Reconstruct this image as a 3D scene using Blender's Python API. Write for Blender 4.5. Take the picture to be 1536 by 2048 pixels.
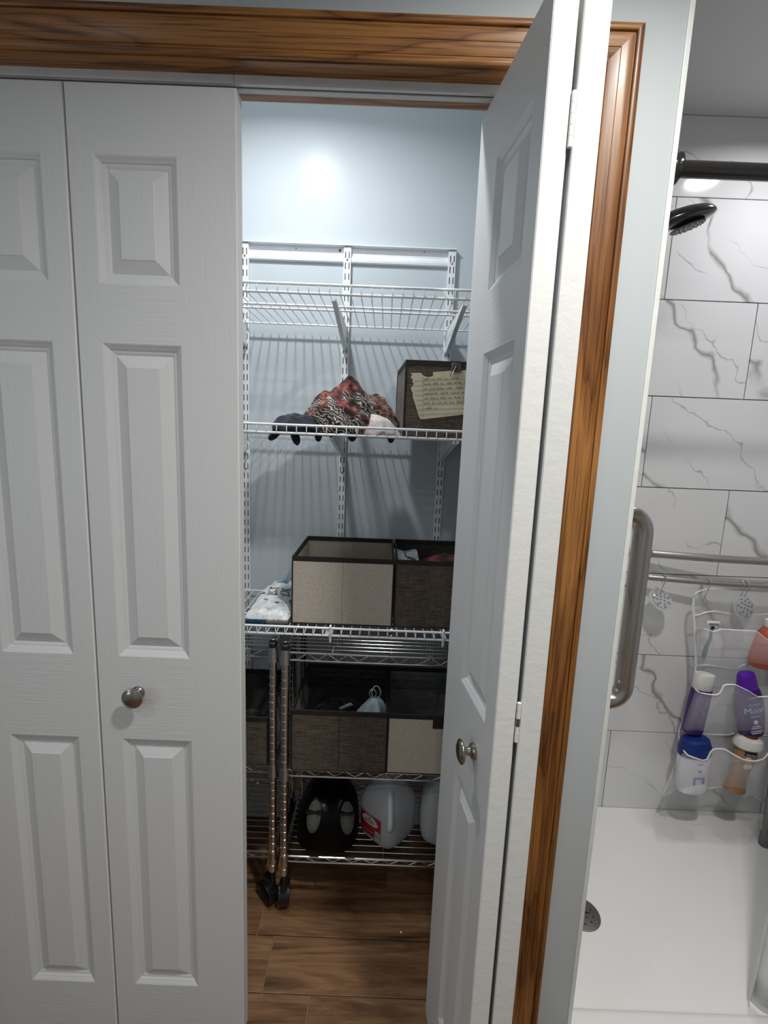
import bpy, bmesh, math, random
from mathutils import Vector, Matrix, noise

for o in list(bpy.data.objects):
    bpy.data.objects.remove(o)
SC = bpy.context.scene
COL = SC.collection
random.seed(7)

# ------------------------------------------------------------------ camera
# solved from the verticals, the wall lines and the equal tile rows (1536 x 2048 frame)
F_PX, PITCH, ROLL = 987.2, 0.1621, -0.03936
CAM = Vector((0.0, -0.94, 1.44))
_fw = Vector((0, math.cos(PITCH), -math.sin(PITCH)))
_r0 = Vector((1, 0, 0)); _u0 = _r0.cross(_fw)
RT = math.cos(ROLL) * _r0 - math.sin(ROLL) * _u0
UP = math.sin(ROLL) * _r0 + math.cos(ROLL) * _u0
cam_data = bpy.data.cameras.new('camera')
cam_data.sensor_fit = 'HORIZONTAL'; cam_data.sensor_width = 36.0
cam_data.lens = F_PX / 1536 * 36.0
cam_data.clip_start = 0.02
cam = bpy.data.objects.new('camera', cam_data); COL.objects.link(cam)
cam.matrix_world = Matrix(((RT.x, UP.x, -_fw.x, CAM.x), (RT.y, UP.y, -_fw.y, CAM.y),
                           (RT.z, UP.z, -_fw.z, CAM.z), (0, 0, 0, 1)))
SC.camera = cam

def W(px, py, y):
    """photo pixel -> point on the vertical plane at depth y (depth known from what it touches)"""
    d = RT * ((px - 768) / F_PX) - UP * ((py - 1024) / F_PX) + _fw
    return CAM + d * ((y - CAM.y) / d.y)

# ------------------------------------------------------------------ world, lights, exposure
wd = bpy.data.worlds.new('world'); SC.world = wd; wd.use_nodes = True
wd.node_tree.nodes['Background'].inputs[0].default_value = (0.6, 0.65, 0.7, 1)
wd.node_tree.nodes['Background'].inputs[1].default_value = 0.0
CEIL = 2.44
FZ = -0.018                                 # floor level
def downlight(name, x, y, watts, col, r=0.05, spread=160):
    l = bpy.data.lights.new(name, 'AREA'); l.shape = 'DISK'; l.size = 2 * r
    l.energy = watts; l.color = col; l.spread = math.radians(spread)
    o = bpy.data.objects.new(name, l); COL.objects.link(o); o.location = (x, y, CEIL - 0.006)
    return o
downlight('bathroom_downlight_a', 0.44, -0.66, 15.0, (1.0, 0.985, 0.95), 0.05, 145)
downlight('bathroom_downlight_b', 0.0, -1.67, 4.0, (1.0, 0.985, 0.96))
downlight('bathroom_fill_c', -1.0, -1.2, 3.0, (0.90, 0.95, 1.0))  # assumed lamp, added as cool fill from the left
downlight('closet_downlight', -0.296, 0.27, 6.8, (0.97, 0.985, 1.0), 0.032, 162)
downlight('shower_downlight', 1.17, 0.39, 5.0, (0.97, 0.97, 1.0))
wl_ = bpy.data.lights.new('side_fill_light', 'AREA'); wl_.shape = 'RECTANGLE'; wl_.size = 0.78; wl_.size_y = 0.88
wl_.energy = 5.0; wl_.color = (0.86, 0.93, 1.0)
wo_ = bpy.data.objects.new('side_fill_light', wl_); COL.objects.link(wo_)
wo_.location = (-1.74, -1.5, 1.45); wo_.rotation_euler = (math.pi / 2, 0, -math.pi / 2)      # cool fill added at an unseen side window to brighten the lower doors
SC.view_settings.view_transform = 'Standard'
SC.view_settings.look = 'None'
SC.view_settings.gamma = 1.0
SC.view_settings.use_curve_mapping = False
SC.view_settings.exposure = 0.1

# ------------------------------------------------------------------ mesh helpers
class MB:
    def __init__(s): s.v = []; s.f = []; s.m = []
    def add(s, vs, fs, mi=0):
        o = len(s.v); s.v += [Vector(p) for p in vs]
        for f in fs: s.f.append([o + i for i in f]); s.m.append(mi)
        return s
    def box(s, a, b, mi=0):
        x0, y0, z0 = a; x1, y1, z1 = b
        return s.add([(x0,y0,z0),(x1,y0,z0),(x1,y1,z0),(x0,y1,z0),(x0,y0,z1),(x1,y0,z1),(x1,y1,z1),(x0,y1,z1)],
            [(0,3,2,1),(4,5,6,7),(0,1,5,4),(1,2,6,5),(2,3,7,6),(3,0,4,7)], mi)
    def bevbox(s, a, b, c, mi=0):
        """box with chamfered edges"""
        bm = bmesh.new(); bmesh.ops.create_cube(bm, size=1.0)
        for v in bm.verts:
            v.co = Vector([(a[i] + b[i]) / 2 + v.co[i] * (b[i] - a[i]) for i in range(3)])
        bmesh.ops.bevel(bm, geom=list(bm.edges), offset=c, segments=2, profile=0.6, affect='EDGES')
        bm.verts.index_update()
        s.add([v.co.copy() for v in bm.verts], [[v.index for v in f.verts] for f in bm.faces], mi)
        bm.free(); return s
    def tube(s, pts, r, n=8, closed=False, cap=True, mi=0, flat=None):
        pts = [Vector(p) for p in pts]; N = len(pts)
        rr = r if isinstance(r, (list, tuple)) else [r] * N
        vs = []; prev = None
        for i, p in enumerate(pts):
            if closed: t = pts[(i + 1) % N] - pts[i - 1]
            else: t = pts[min(i + 1, N - 1)] - pts[max(i - 1, 0)]
            if t.length < 1e-9: t = Vector((0, 0, 1))
            t.normalize()
            if prev is None:
                a = Vector((0, 0, 1)) if abs(t.z) < 0.9 else Vector((0, 1, 0))
                u = t.cross(a).normalized()
            else:
                u = prev - t * prev.dot(t)
                u = u.normalized() if u.length > 1e-6 else t.orthogonal().normalized()
            prev = u; w = t.cross(u)
            for k in range(n):
                an = 2 * math.pi * k / n
                vs.append(p + u * (math.cos(an) * rr[i]) + w * (math.sin(an) * rr[i] * (flat or 1.0)))
        fs = []
        for i in range(N if closed else N - 1):
            j = (i + 1) % N
            for k in range(n):
                q = (k + 1) % n
                fs.append((i*n+k, i*n+q, j*n+q, j*n+k))
        if cap and not closed:
            fs.append(tuple(range(n - 1, -1, -1))); fs.append(tuple((N - 1) * n + k for k in range(n)))
        return s.add(vs, fs, mi)
    def lathe(s, prof, n=24, M=None, ex=2.0, cap=True, mi=0):
        """prof: (r, z) or (rx, ry, z); ex = superellipse exponent"""
        M = M or Matrix(); vs = []
        for p in prof:
            rx, ry, z = (p[0], p[0], p[1]) if len(p) == 2 else p
            for k in range(n):
                a = 2 * math.pi * k / n; c = math.cos(a); d = math.sin(a)
                x = math.copysign(abs(c) ** (2 / ex), c) * rx; y = math.copysign(abs(d) ** (2 / ex), d) * ry
                vs.append(M @ Vector((x, y, z)))
        fs = []
        for i in range(len(prof) - 1):
            for k in range(n):
                q = (k + 1) % n
                fs.append((i*n+k, i*n+q, (i+1)*n+q, (i+1)*n+k))
        if cap:
            fs.append(tuple(range(n - 1, -1, -1))); fs.append(tuple((len(prof) - 1) * n + k for k in range(n)))
        return s.add(vs, fs, mi)
    def grid(s, fn, nu, nv, mi=0):
        vs = [fn(i / nu, j / nv) for j in range(nv + 1) for i in range(nu + 1)]
        fs = [(j*(nu+1)+i, j*(nu+1)+i+1, (j+1)*(nu+1)+i+1, (j+1)*(nu+1)+i) for j in range(nv) for i in range(nu)]
        return s.add(vs, fs, mi)
    def prism(s, poly, axis, a, b, mi=0):
        """2-D polygon extruded along axis 'x','y' or 'z' from a to b"""
        def P(u, v, w):
            return {'x': (w, u, v), 'y': (u, w, v), 'z': (u, v, w)}[axis]
        n = len(poly)
        vs = [P(u, v, a) for u, v in poly] + [P(u, v, b) for u, v in poly]
        fs = [tuple(range(n)), tuple(range(2*n - 1, n - 1, -1))]
        fs += [(i, n + i, n + (i + 1) % n, (i + 1) % n) for i in range(n)]
        return s.add(vs, fs, mi)

def wloc(o):
    p = Vector((0, 0, 0))
    while o: p = p + Vector(o.location); o = o.parent
    return p

def finish(me, smooth):
    bm = bmesh.new(); bm.from_mesh(me)
    bmesh.ops.recalc_face_normals(bm, faces=bm.faces); bm.to_mesh(me); bm.free()
    if smooth:
        me.shade_smooth()
        if smooth is not True: me.set_sharp_from_angle(angle=math.radians(smooth))

def obj(name, mb, mats, parent=None, smooth=False, local=False, base=None):
    """one mesh object; mb in world coordinates unless local"""
    if not isinstance(mats, (list, tuple)): mats = [mats]
    if local: org = Vector((0, 0, 0))
    elif parent: org = wloc(parent)
    elif base is not None: org = Vector(base)
    else:
        xs = [p.x for p in mb.v]; ys = [p.y for p in mb.v]; zs = [p.z for p in mb.v]
        org = Vector(((min(xs)+max(xs))/2, (min(ys)+max(ys))/2, min(zs)))
    me = bpy.data.meshes.new(name)
    me.from_pydata([p - org for p in mb.v], [], mb.f)
    for m in mats: me.materials.append(m)
    if len(mats) > 1: me.polygons.foreach_set('material_index', mb.m)
    finish(me, smooth)
    o = bpy.data.objects.new(name, me); COL.objects.link(o)
    if parent: o.parent = parent
    elif not local: o.location = org
    return o

def tag(o, label, cat=None, group=None, kind=None):
    if label: o['label'] = label
    if cat: o['category'] = cat
    if group: o['group'] = group
    if kind: o['kind'] = kind
    return o

def thing(name, label, cat, loc=(0, 0, 0), rot=None, group=None, kind=None):
    o = bpy.data.objects.new(name, None); COL.objects.link(o)
    o.empty_display_size = 0.05; o.location = loc
    if rot is not None:
        o.rotation_euler = rot.to_euler() if isinstance(rot, Matrix) else rot
    return tag(o, label, cat, group, kind)

def inst(src, parent, loc=(0, 0, 0), rot=None):
    o = src.copy(); COL.objects.link(o); o.parent = parent; o.location = loc
    if rot: o.rotation_euler = rot
    return o

# ------------------------------------------------------------------ materials
MATS = {}
class NT:
    def __init__(s, name):
        s.m = bpy.data.materials.new(name); s.m.use_nodes = True
        s.t = s.m.node_tree; s.b = s.t.nodes['Principled BSDF']; s.out = s.t.nodes['Material Output']
        s.tc = s.t.nodes.new('ShaderNodeTexCoord')
    def n(s, ty, **kw):
        k = s.t.nodes.new(ty)
        for a, v in kw.items(): setattr(k, a, v)
        return k
    def L(s, a, b): s.t.links.new(a, b)
    def mapping(s, scale, rand=0.0, rot=(0, 0, 0), src=None):
        mp = s.n('ShaderNodeMapping'); mp.inputs['Scale'].default_value = scale; mp.inputs['Rotation'].default_value = rot
        v = src or s.tc.outputs['Object']
        if rand:
            oi = s.n('ShaderNodeObjectInfo'); mul = s.n('ShaderNodeMath', operation='MULTIPLY'); mul.inputs[1].default_value = rand
            s.L(oi.outputs['Random'], mul.inputs[0])
            ad = s.n('ShaderNodeVectorMath', operation='ADD'); s.L(v, ad.inputs[0]); s.L(mul.outputs[0], ad.inputs[1]); v = ad.outputs[0]
        s.L(v, mp.inputs['Vector']); return mp.outputs[0]
    def noise(s, vec, scale=1.0, detail=4, rough=0.55, dist=0.0):
        k = s.n('ShaderNodeTexNoise'); k.inputs['Scale'].default_value = scale; k.inputs['Detail'].default_value = detail
        k.inputs['Roughness'].default_value = rough; k.inputs['Distortion'].default_value = dist
        s.L(vec, k.inputs['Vector']); return k.outputs['Fac']
    def math(s, op, a, b=None, c=None):
        k = s.n('ShaderNodeMath', operation=op)
        for i, x in enumerate((a, b, c)):
            if x is None: continue
            if isinstance(x, (int, float)): k.inputs[i].default_value = x
            else: s.L(x, k.inputs[i])
        return k.outputs[0]
    def ramp(s, fac, stops):
        k = s.n('ShaderNodeValToRGB'); e = k.color_ramp.elements
        while len(e) < len(stops): e.new(0.5)
        for i, (p, c) in enumerate(stops):
            e[i].position = p; e[i].color = (c[0], c[1], c[2], 1) if not isinstance(c, (int, float)) else (c, c, c, 1)
        s.L(fac, k.inputs[0]); return k.outputs[0]
    def mix(s, fac, a, b, bt='MIX'):
        k = s.n('ShaderNodeMix', data_type='RGBA', blend_type=bt)
        for i, x in ((0, fac), (6, a), (7, b)):
            if isinstance(x, (int, float)): k.inputs[i].default_value = x
            elif isinstance(x, tuple): k.inputs[i].default_value = (*x, 1)
            else: s.L(x, k.inputs[i])
        return k.outputs[2]
    def bump(s, h, strength=0.3, dist=0.001):
        k = s.n('ShaderNodeBump'); k.inputs['Strength'].default_value = strength; k.inputs['Distance'].default_value = dist
        s.L(h, k.inputs['Height']); s.L(k.outputs[0], s.b.inputs['Normal'])
    def set(s, col=None, rough=None, metal=None, spec=None, trans=None, coat=None, ior=None, sheen=None, alpha=None):
        for nm, v in (('Base Color', col), ('Roughness', rough), ('Metallic', metal), ('Specular IOR Level', spec),
                      ('Transmission Weight', trans), ('Coat Weight', coat), ('IOR', ior), ('Sheen Weight', sheen), ('Alpha', alpha)):
            if v is None: continue
            if isinstance(v, tuple): s.b.inputs[nm].default_value = (*v, 1)
            elif isinstance(v, (int, float)): s.b.inputs[nm].default_value = v
            else: s.L(v, s.b.inputs[nm])
        return s

def srgb(r, g, b):
    f = lambda c: ((c / 255) / 12.92 if c / 255 <= 0.04045 else ((c / 255 + 0.055) / 1.055) ** 2.4)
    return (f(r), f(g), f(b))

def plain(name, col, rough=0.5, metal=0.0, spec=0.5, var=0.04, scale=30, **kw):
    """single colour with faint procedural variation and micro bump"""
    t = NT(name); v = t.mapping((scale,) * 3)
    nz = t.noise(v, 1.0, 3)
    lo = tuple(max(0, c * (1 - var)) for c in col); hi = tuple(min(1, c * (1 + var)) for c in col)
    t.set(col=t.ramp(nz, [(0.3, lo), (0.7, hi)]), rough=rough, metal=metal, spec=spec, **kw)
    return t.m

def door_paint(name, sc):
    t = NT(name); v = t.mapping(sc)
    g = t.noise(v, 1.0, 3, 0.6, 0.6)
    t.set(col=(0.66, 0.67, 0.67), rough=0.42, spec=0.45)
    t.bump(t.ramp(g, [(0.35, 0.0), (0.62, 1.0)]), 0.30, 0.0007)
    return t.m
M_STILE = door_paint('door_paint_upright_grain', (300, 300, 9))
M_RAIL = door_paint('door_paint_level_grain', (9, 300, 300))
M_PANEL = door_paint('door_paint_panel_grain', (120, 120, 9))
def edge_paint():
    t = NT('door_edge_paint'); v = t.mapping((40, 40, 55), rot=(0, 0.6, 0))
    t.set(col=(0.76, 0.76, 0.735), rough=0.55, spec=0.35)
    t.bump(t.noise(v, 1.0, 4, 0.6), 0.5, 0.0014); return t.m
M_EDGE = edge_paint()

def wall_paint(name, col, rough, spec=0.4):
    t = NT(name); v = t.mapping((160,) * 3)
    t.set(col=col, rough=rough, spec=spec); t.bump(t.noise(v, 1.0, 3), 0.12, 0.0006); return t.m
M_WALL = wall_paint('pale_blue_wall_paint', (0.535, 0.575, 0.59), 0.5)
M_CLOSET = wall_paint('pale_blue_semigloss_paint', (0.53, 0.58, 0.615), 0.30, 0.14)
M_CEIL = wall_paint('white_ceiling_paint', (0.62, 0.63, 0.63), 0.8)

def oak(name, axis, rings, rs=1.0):
    t = NT(name); ai = 'xyz'.index(axis)
    def sc(al, cr): return tuple(al if i == ai else cr for i in range(3))
    a = t.noise(t.mapping(sc(1.1, 9.5)), 1.0, 3, 0.5, 0.35)
    fr = t.math('FRACT', t.math('MULTIPLY', a, rings))
    cath = t.ramp(fr, [(0.0, (0.13, 0.045, 0.010)), (0.07, (0.24, 0.093, 0.022)), (0.25, (0.335, 0.142, 0.036)), (0.85, (0.38, 0.168, 0.046)), (1.0, (0.22, 0.082, 0.019))])
    fine = t.noise(t.mapping(sc(4.5 * rs, 230)), 1.0, 3, 0.6, 0.3)
    c = t.mix(0.75, cath, t.ramp(fine, [(0.40, (0.34, 0.27, 0.20)), (0.52, (1, 1, 1))]), 'MULTIPLY')
    t.set(col=c, rough=0.38, spec=0.4, coat=0.06)
    t.b.inputs['Coat Roughness'].default_value = 0.18
    t.bump(fine, 0.18, 0.0006); return t.m
M_OAK_X = oak('honey_oak_along_x', 'x', 7.0)
M_OAK_Z = oak('honey_oak_along_z', 'z', 2.0)

def wood_tile():
    t = NT('wood_look_tile')
    a = t.noise(t.mapping((2.2, 15, 8), rand=40), 1.0, 5, 0.62, 0.9)
    f = t.noise(t.mapping((12, 190, 60), rand=40), 1.0, 5, 0.65, 0.3)
    c1 = t.ramp(a, [(0.28, (0.05, 0.022, 0.010)), (0.42, (0.15, 0.075, 0.034)), (0.55, (0.25, 0.135, 0.066)), (0.75, (0.34, 0.20, 0.105))])
    c = t.mix(0.5, c1, t.ramp(f, [(0.33, 0.35), (0.6, 1.0)]), 'MULTIPLY')
    t.set(col=c, rough=0.38, spec=0.4); t.bump(f, 0.2, 0.0006); return t.m
M_WTILE = wood_tile()
M_GROUT = plain('brown_grout', (0.27, 0.18, 0.12), 0.9)

def marble():
    t = NT('white_marble_tile')
    v = t.mapping((1, 1, 1), rand=23)
    warp = t.n('ShaderNodeTexNoise'); warp.inputs['Scale'].default_value = 2.6; warp.inputs['Detail'].default_value = 5
    t.L(v, warp.inputs['Vector'])
    ad = t.n('ShaderNodeVectorMath', operation='MULTIPLY_ADD'); t.L(warp.outputs['Color'], ad.inputs[0])
    ad.inputs[1].default_value = (0.25, 0.25, 0.25); t.L(v, ad.inputs[2])
    mp = t.n('ShaderNodeMapping'); mp.inputs['Rotation'].default_value = (0.0, 0.75, 0.4); mp.inputs['Scale'].default_value = (1.0, 1.0, 1.0)
    t.L(ad.outputs[0], mp.inputs['Vector'])
    def bands(sc, dist, thr, off, peak):
        w = t.n('ShaderNodeTexWave'); w.wave_profile = 'TRI'; w.bands_direction = 'X'
        w.inputs['Scale'].default_value = sc; w.inputs['Distortion'].default_value = dist; w.inputs['Detail'].default_value = 4
        w.inputs['Detail Scale'].default_value = 1.3; w.inputs['Detail Roughness'].default_value = .6; w.inputs['Phase Offset'].default_value = off
        t.L(mp.outputs[0], w.inputs['Vector'])
        return t.ramp(w.outputs['Fac'], [(0.0, peak), (thr * .35, peak * .55), (thr, 0.0)])
    wide = t.noise(v, 3.4, 3)
    m1 = t.ramp(wide, [(.34, 0.0), (.47, 1.0)]); m2 = t.ramp(t.noise(v, 5.1, 2), [(.42, 0.0), (.55, 1.0)])
    big = t.math('MULTIPLY', bands(.75, 5.0, .065, 1.3, .85), m1)
    thin = t.math('MULTIPLY', bands(1.9, 6.0, .045, 4.0, .6), m2)
    tot = t.math('MAXIMUM', big, thin)
    cloud = t.ramp(t.noise(v, 1.6, 3), [(0.3, (0.66, 0.66, 0.655)), (0.7, (0.75, 0.75, 0.75))])
    t.set(col=t.mix(tot, cloud, (0.20, 0.195, 0.18)), rough=0.09, spec=0.5); return t.m
M_MARBLE = marble()
M_TGROUT = plain('grey_tile_grout', (0.25, 0.25, 0.25), 0.9)
M_PAN = plain('white_acrylic', (0.78, 0.775, 0.75), 0.35, var=0.015, scale=6)
M_WIRE = plain('white_epoxy_wire', (0.80, 0.82, 0.83), 0.35)
M_STEELW = plain('white_enamelled_steel', (0.78, 0.81, 0.83), 0.38)
M_TRACK = plain('painted_steel_track', (0.60, 0.61, 0.60), 0.45)
M_DARK = plain('slot_dark', (0.012, 0.012, 0.014), 0.8)
def metal(name, col, rough, aniso=0.0):
    t = NT(name); v = t.mapping((90, 90, 90))
    t.set(col=t.mix(t.noise(v, 0.3, 2), tuple(c * .94 for c in col), tuple(min(1, c * 1.06) for c in col)), rough=rough, metal=1.0)
    return t.m
M_CHROME = metal('chrome_wire', (0.72, 0.71, 0.69), 0.14)
M_NICKEL = metal('antique_nickel', (0.36, 0.335, 0.30), 0.24)
M_STEEL = metal('brushed_stainless', (0.50, 0.475, 0.44), 0.26)
M_BRONZE = plain('oil_rubbed_dark_metal', (0.020, 0.019, 0.019), 0.16, spec=0.6, coat=0.6)
M_DRAIN = metal('dull_bronze_drain', (0.20, 0.19, 0.175), 0.45)
M_BLACKP = plain('black_plastic', (0.010, 0.010, 0.011), 0.32)
M_BLACKG = plain('glossy_black_plastic', (0.002, 0.002, 0.0025), 0.28, spec=0.15)

def weave(name, c0, c1, sx=40, sz=420, rough=0.9):
    t = NT(name)
    a = t.noise(t.mapping((sx, sx, sz)), 1.0, 4, 0.6)
    b = t.noise(t.mapping((430, 430, 60)), 1.0, 2)
    f = t.math('MULTIPLY_ADD', a, 0.7, t.math('MULTIPLY', b, 0.3))
    t.set(col=t.ramp(f, [(0.36, c0), (0.62, c1)]), rough=rough, spec=0.2, sheen=0.1)
    t.bump(f, 0.35, 0.0008); return t.m
M_BEIGE = weave('beige_bin_fabric', (0.47, 0.41, 0.345), (0.60, 0.535, 0.46), 120, 260)
M_BEIGEIN = weave('beige_bin_lining', (0.34, 0.30, 0.24), (0.41, 0.37, 0.31), 120, 260)
M_TAUPE = weave('dark_taupe_bin_fabric', (0.040, 0.031, 0.024), (0.155, 0.122, 0.095), 22, 330)
M_TAUPEIN = weave('charcoal_bin_lining', (0.03, 0.03, 0.028), (0.055, 0.056, 0.052), 40, 200)
M_GREYIN = weave('grey_bin_lining', (0.115, 0.12, 0.115), (0.165, 0.17, 0.165), 30, 160)
M_BIND = plain('dark_brown_binding', (0.014, 0.011, 0.008), 0.75)

# ------------------------------------------------------------------ room shell
OX0, OX1, OZ = -0.90, 0.325, 2.045         # finished closet opening
WT = 0.104                                  # front wall thickness
XS = 0.478                                  # shower side face of the partition
XR = 1.86                                   # far shower wall
YB = 0.715; YT = 0.766                      # closet back wall, shower tile face
def struct(name, mb, m, label=None, cat=None, smooth=False, parent=None):
    o = obj(name, mb, m, parent, smooth=smooth)
    if not parent: tag(o, label, cat, kind='structure')
    return o
fl = MB().box((-1.7, -2.4, FZ - 0.06), (XR + 0.1, 0.9, FZ - 0.004))
floor = struct('floor', fl, M_GROUT, 'wood-look brown tile floor running into the closet', 'floor')
def plank(x0, x1, y0, y1):
    g = 0.0014
    b = MB().bevbox((x0 + g, y0 + g, FZ - 0.012), (x1 - g, y1 - g, FZ), 0.0012)
    obj('floor_tile', b, M_WTILE, floor, base=None)
PW, PL = 0.1495, 0.61
row0 = 0.4255                                 # a joint line seen beside the casters
offs = {0: -0.321, 1: -0.270, 2: -0.145}     # joints seen in the three visible rows
for k in range(-3, 12):
    y1 = row0 - k * PW; y0 = y1 - PW
    y1 = min(y1, YB - 0.002)
    if y1 - y0 < 0.02: continue
    j = offs.get(k, -0.317 + (k * 0.233) % PL)
    xs = sorted(j + i * PL for i in range(-3, 4))
    for a, b in zip(xs, xs[1:]):
        lim0, lim1 = (-0.97, 0.362) if y0 > 0.0 else (-1.55, 1.80)
        a2, b2 = max(a, lim0), min(b, lim1)
        if b2 - a2 > 0.02: plank(a2, b2, y0, y1)
# front wall with the closet opening
w = MB()
w.box((-1.7, 0, FZ), (OX0 - 0.018, WT, CEIL)); w.box((OX0 - 0.018, 0, OZ + 0.018), (OX1 + 0.018, WT, CEIL))
w.box((OX1 + 0.018, 0, FZ), (XS - 0.008, WT, CEIL))
struct('wall_front', w, M_WALL, 'pale blue painted wall around the closet opening', 'wall')
struct('wall_back', MB().box((-1.0, YB, FZ), (0.40, YB + 0.06, CEIL)), M_CLOSET, 'pale blue closet back wall behind the wire shelves', 'wall')
struct('wall_left', MB().box((-1.06, WT, FZ), (-0.985, YB, CEIL)), M_CLOSET, 'pale blue closet side wall', 'wall')
struct('wall_right', MB().box((0.372, WT, FZ), (XS - 0.008, YB + 0.06, CEIL)), M_CLOSET, 'partition wall between closet and shower', 'wall')
struct('wall_rear', MB().box((-1.7, -2.46, FZ), (XR + 0.1, -2.4, CEIL)), M_WALL, 'pale blue bathroom wall behind the camera', 'wall')
WY0, WY1, WZ0, WZ1 = -1.95, -1.05, 0.95, 1.95        # opening for the added, unseen window in the side wall
bl_ = MB().box((-1.76, -2.4, FZ), (-1.7, WY0, CEIL)).box((-1.76, WY1, FZ), (-1.7, 0.0, CEIL)).box((-1.76, WY0, FZ), (-1.7, WY1, WZ0)).box((-1.76, WY0, WZ1), (-1.7, WY1, CEIL))
struct('wall_bathroom_left', bl_, M_WALL, 'pale blue bathroom side wall', 'wall')
struct('wall_bathroom_right', MB().box((XR + 0.012, -2.4, FZ), (XR + 0.1, 0.0, CEIL)), M_WALL, 'pale blue bathroom wall beyond the shower', 'wall')
struct('ceiling', MB().box((-1.76, -2.46, CEIL), (XR + 0.16, 0.9, CEIL + 0.06)), M_CEIL, 'white ceiling over bathroom, closet and shower', 'ceiling')

added_win = struct('added_window_1', MB().box((-1.77, WY0, WZ0), (-1.69, WY0 + .05, WZ1)).box((-1.77, WY1 - .05, WZ0), (-1.69, WY1, WZ1)).box((-1.77, WY0 + .05, WZ0), (-1.69, WY1 - .05, WZ0 + .05)).box((-1.77, WY0 + .05, WZ1 - .05), (-1.69, WY1 - .05, WZ1)),
    plain('white_added_window_frame', (.75, .75, .74), .4), 'white framed window added in the unseen side wall for the fill light', 'window')

# shower walls: tiles as pieces
TZ = [0.0545 + 0.3075 * i for i in range(0, 8)]        # row lines; top row is cut by the ceiling
TZ = [0.0385] + TZ[1:] + [CEIL]
def tile_wall(name, label, face, lo, hi, x_joint, flip=False):
    """face: ('y', YT) back wall, ('x', v, sgn) side walls"""
    b = MB(); th, back = 0.008, 0.03
    if face[0] == 'y': b.box((lo, face[1] + th - 0.001, 0.0), (hi, face[1] + th + back, CEIL))
    else:
        v, s = face[1], face[2]
        x0, x1 = sorted((v - s * (th - 0.001), v - s * (th + 0.0 if s > 0 else th + back)))
        if x1 - x0 < 0.001: x0 -= 0.0005; x1 += 0.0005
        b.box((x0, lo, 0.0), (x1, hi, CEIL))
    root = struct(name, b, M_TGROUT, label, 'wall')
    g = 0.0016
    for r in range(len(TZ) - 1):
        z0, z1 = TZ[r], TZ[r + 1]
        j = x_joint + (0.0 if r % 2 == 0 else 0.3065)
        us = sorted(j + 0.613 * i for i in range(-4, 5))
        for a, c in zip(us, us[1:]):
            a2, c2 = max(a, lo), min(c, hi)
            if c2 - a2 < 0.02: continue
            t = MB()
            if face[0] == 'y': t.bevbox((a2 + g, face[1], z0 + g), (c2 - g, face[1] + th, z1 - g), 0.0008)
            else:
                p, q = sorted((face[1], face[1] - face[2] * th))
                t.bevbox((p, a2 + g, z0 + g), (q, c2 - g, z1 - g), 0.0008)
            # origin of each piece at its own corner so the veins differ
            o = obj('wall_tile', t, M_MARBLE, root)
tile_wall('wall_shower_back', 'white marble-look tiled back wall of the shower', ('y', YT), XS, XR, 0.8865)
tile_wall('wall_shower_left', 'marble-look tiled shower side of the partition', ('x', XS, 1), 0.004, YT - 0.001, 0.15)
tile_wall('wall_shower_right', 'marble-look tiled far wall of the shower', ('x', XR, -1), 0.0, YT - 0.001, 0.15)
tag(obj('trim_3', MB().bevbox((XS - 0.0085, -0.0025, FZ), (XS + 0.0008, 0.0035, CEIL), 0.001), plain('white_edge_trim', (0.80, 0.82, 0.79), 0.4)),
    'thin white edge strip where the painted wall meets the shower tile', 'trim', kind='structure')

# ------------------------------------------------------------------ door casing, jambs, track
CW = 0.067
PROF = [(0, 0), (0, .0085), (.002, .0108), (.005, .0116), (.008, .0110), (.0092, .0092), (.0108, .0092), (.012, .0108), (.020, .0128), (.030, .0142), (.031, .0152),
        (.040, .0164), (.0485, .0172), (.0505, .0168), (.0515, .0130), (.0535, .0130), (.0545, .0168), (.0565, .0178), (.061, .0184), (.064, .0176), (.066, .0152), (CW, .012), (CW, 0)]
RV = 0.004                                             # reveal
def casing(name, a, b, inward, mitre_a, mitre_b, m, label):
    """a->b inner edge line in the wall plane; outward direction = -inward"""
    a = Vector(a); b = Vector(b); d = (b - a).normalized(); out = -Vector(inward)
    mb = MB(); n = len(PROF)
    for p, mt, sg in ((a, mitre_a, -1), (b, mitre_b, 1)):
        mb.v += [p + out * u + d * (sg * u if mt else 0) + Vector((0, -h, 0)) for u, h in PROF]
    for i in range(n - 1):
        mb.f.append([i, i + 1, n + i + 1, n + i]); mb.m.append(0)
    mb.f.append(list(range(n))); mb.f.append(list(range(2*n - 1, n - 1, -1))); mb.m += [0, 0]
    o = obj(name, mb, m, smooth=35); return tag(o, label, 'door casing', kind='structure')
X0c, X1c, Zc = OX0 - RV, OX1 + RV, OZ + RV - 0.002
casing('trim_1', (X0c, 0, Zc), (X1c, 0, Zc), (0, 0, -1), True, True, M_OAK_X, 'honey oak head casing above the closet doors')
casing('trim_2', (X1c, 0, FZ), (X1c, 0, Zc), (-1, 0, 0), False, True, M_OAK_Z, 'honey oak side casing beside the folded closet doors')
casing('trim_4', (X0c, 0, FZ), (X0c, 0, Zc), (1, 0, 0), False, True, M_OAK_Z, 'honey oak side casing at the far end of the closet opening')
tag(obj('trim_5', MB().box((OX0 - 0.018, -0.001, OZ), (OX1 + 0.018, WT, OZ + 0.018)), M_OAK_X), 'oak head jamb across the top of the closet opening', 'door jamb', kind='structure')
tag(obj('trim_6', MB().box((OX1, -0.001, FZ), (OX1 + 0.018, WT, OZ)), M_OAK_Z), 'oak side jamb behind the folded closet doors', 'door jamb', kind='structure')
tag(obj('trim_7', MB().box((OX0 - 0.018, -0.001, FZ), (OX0, WT, OZ)), M_OAK_Z), 'oak side jamb at the far end of the closet opening', 'door jamb', kind='structure')
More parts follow.
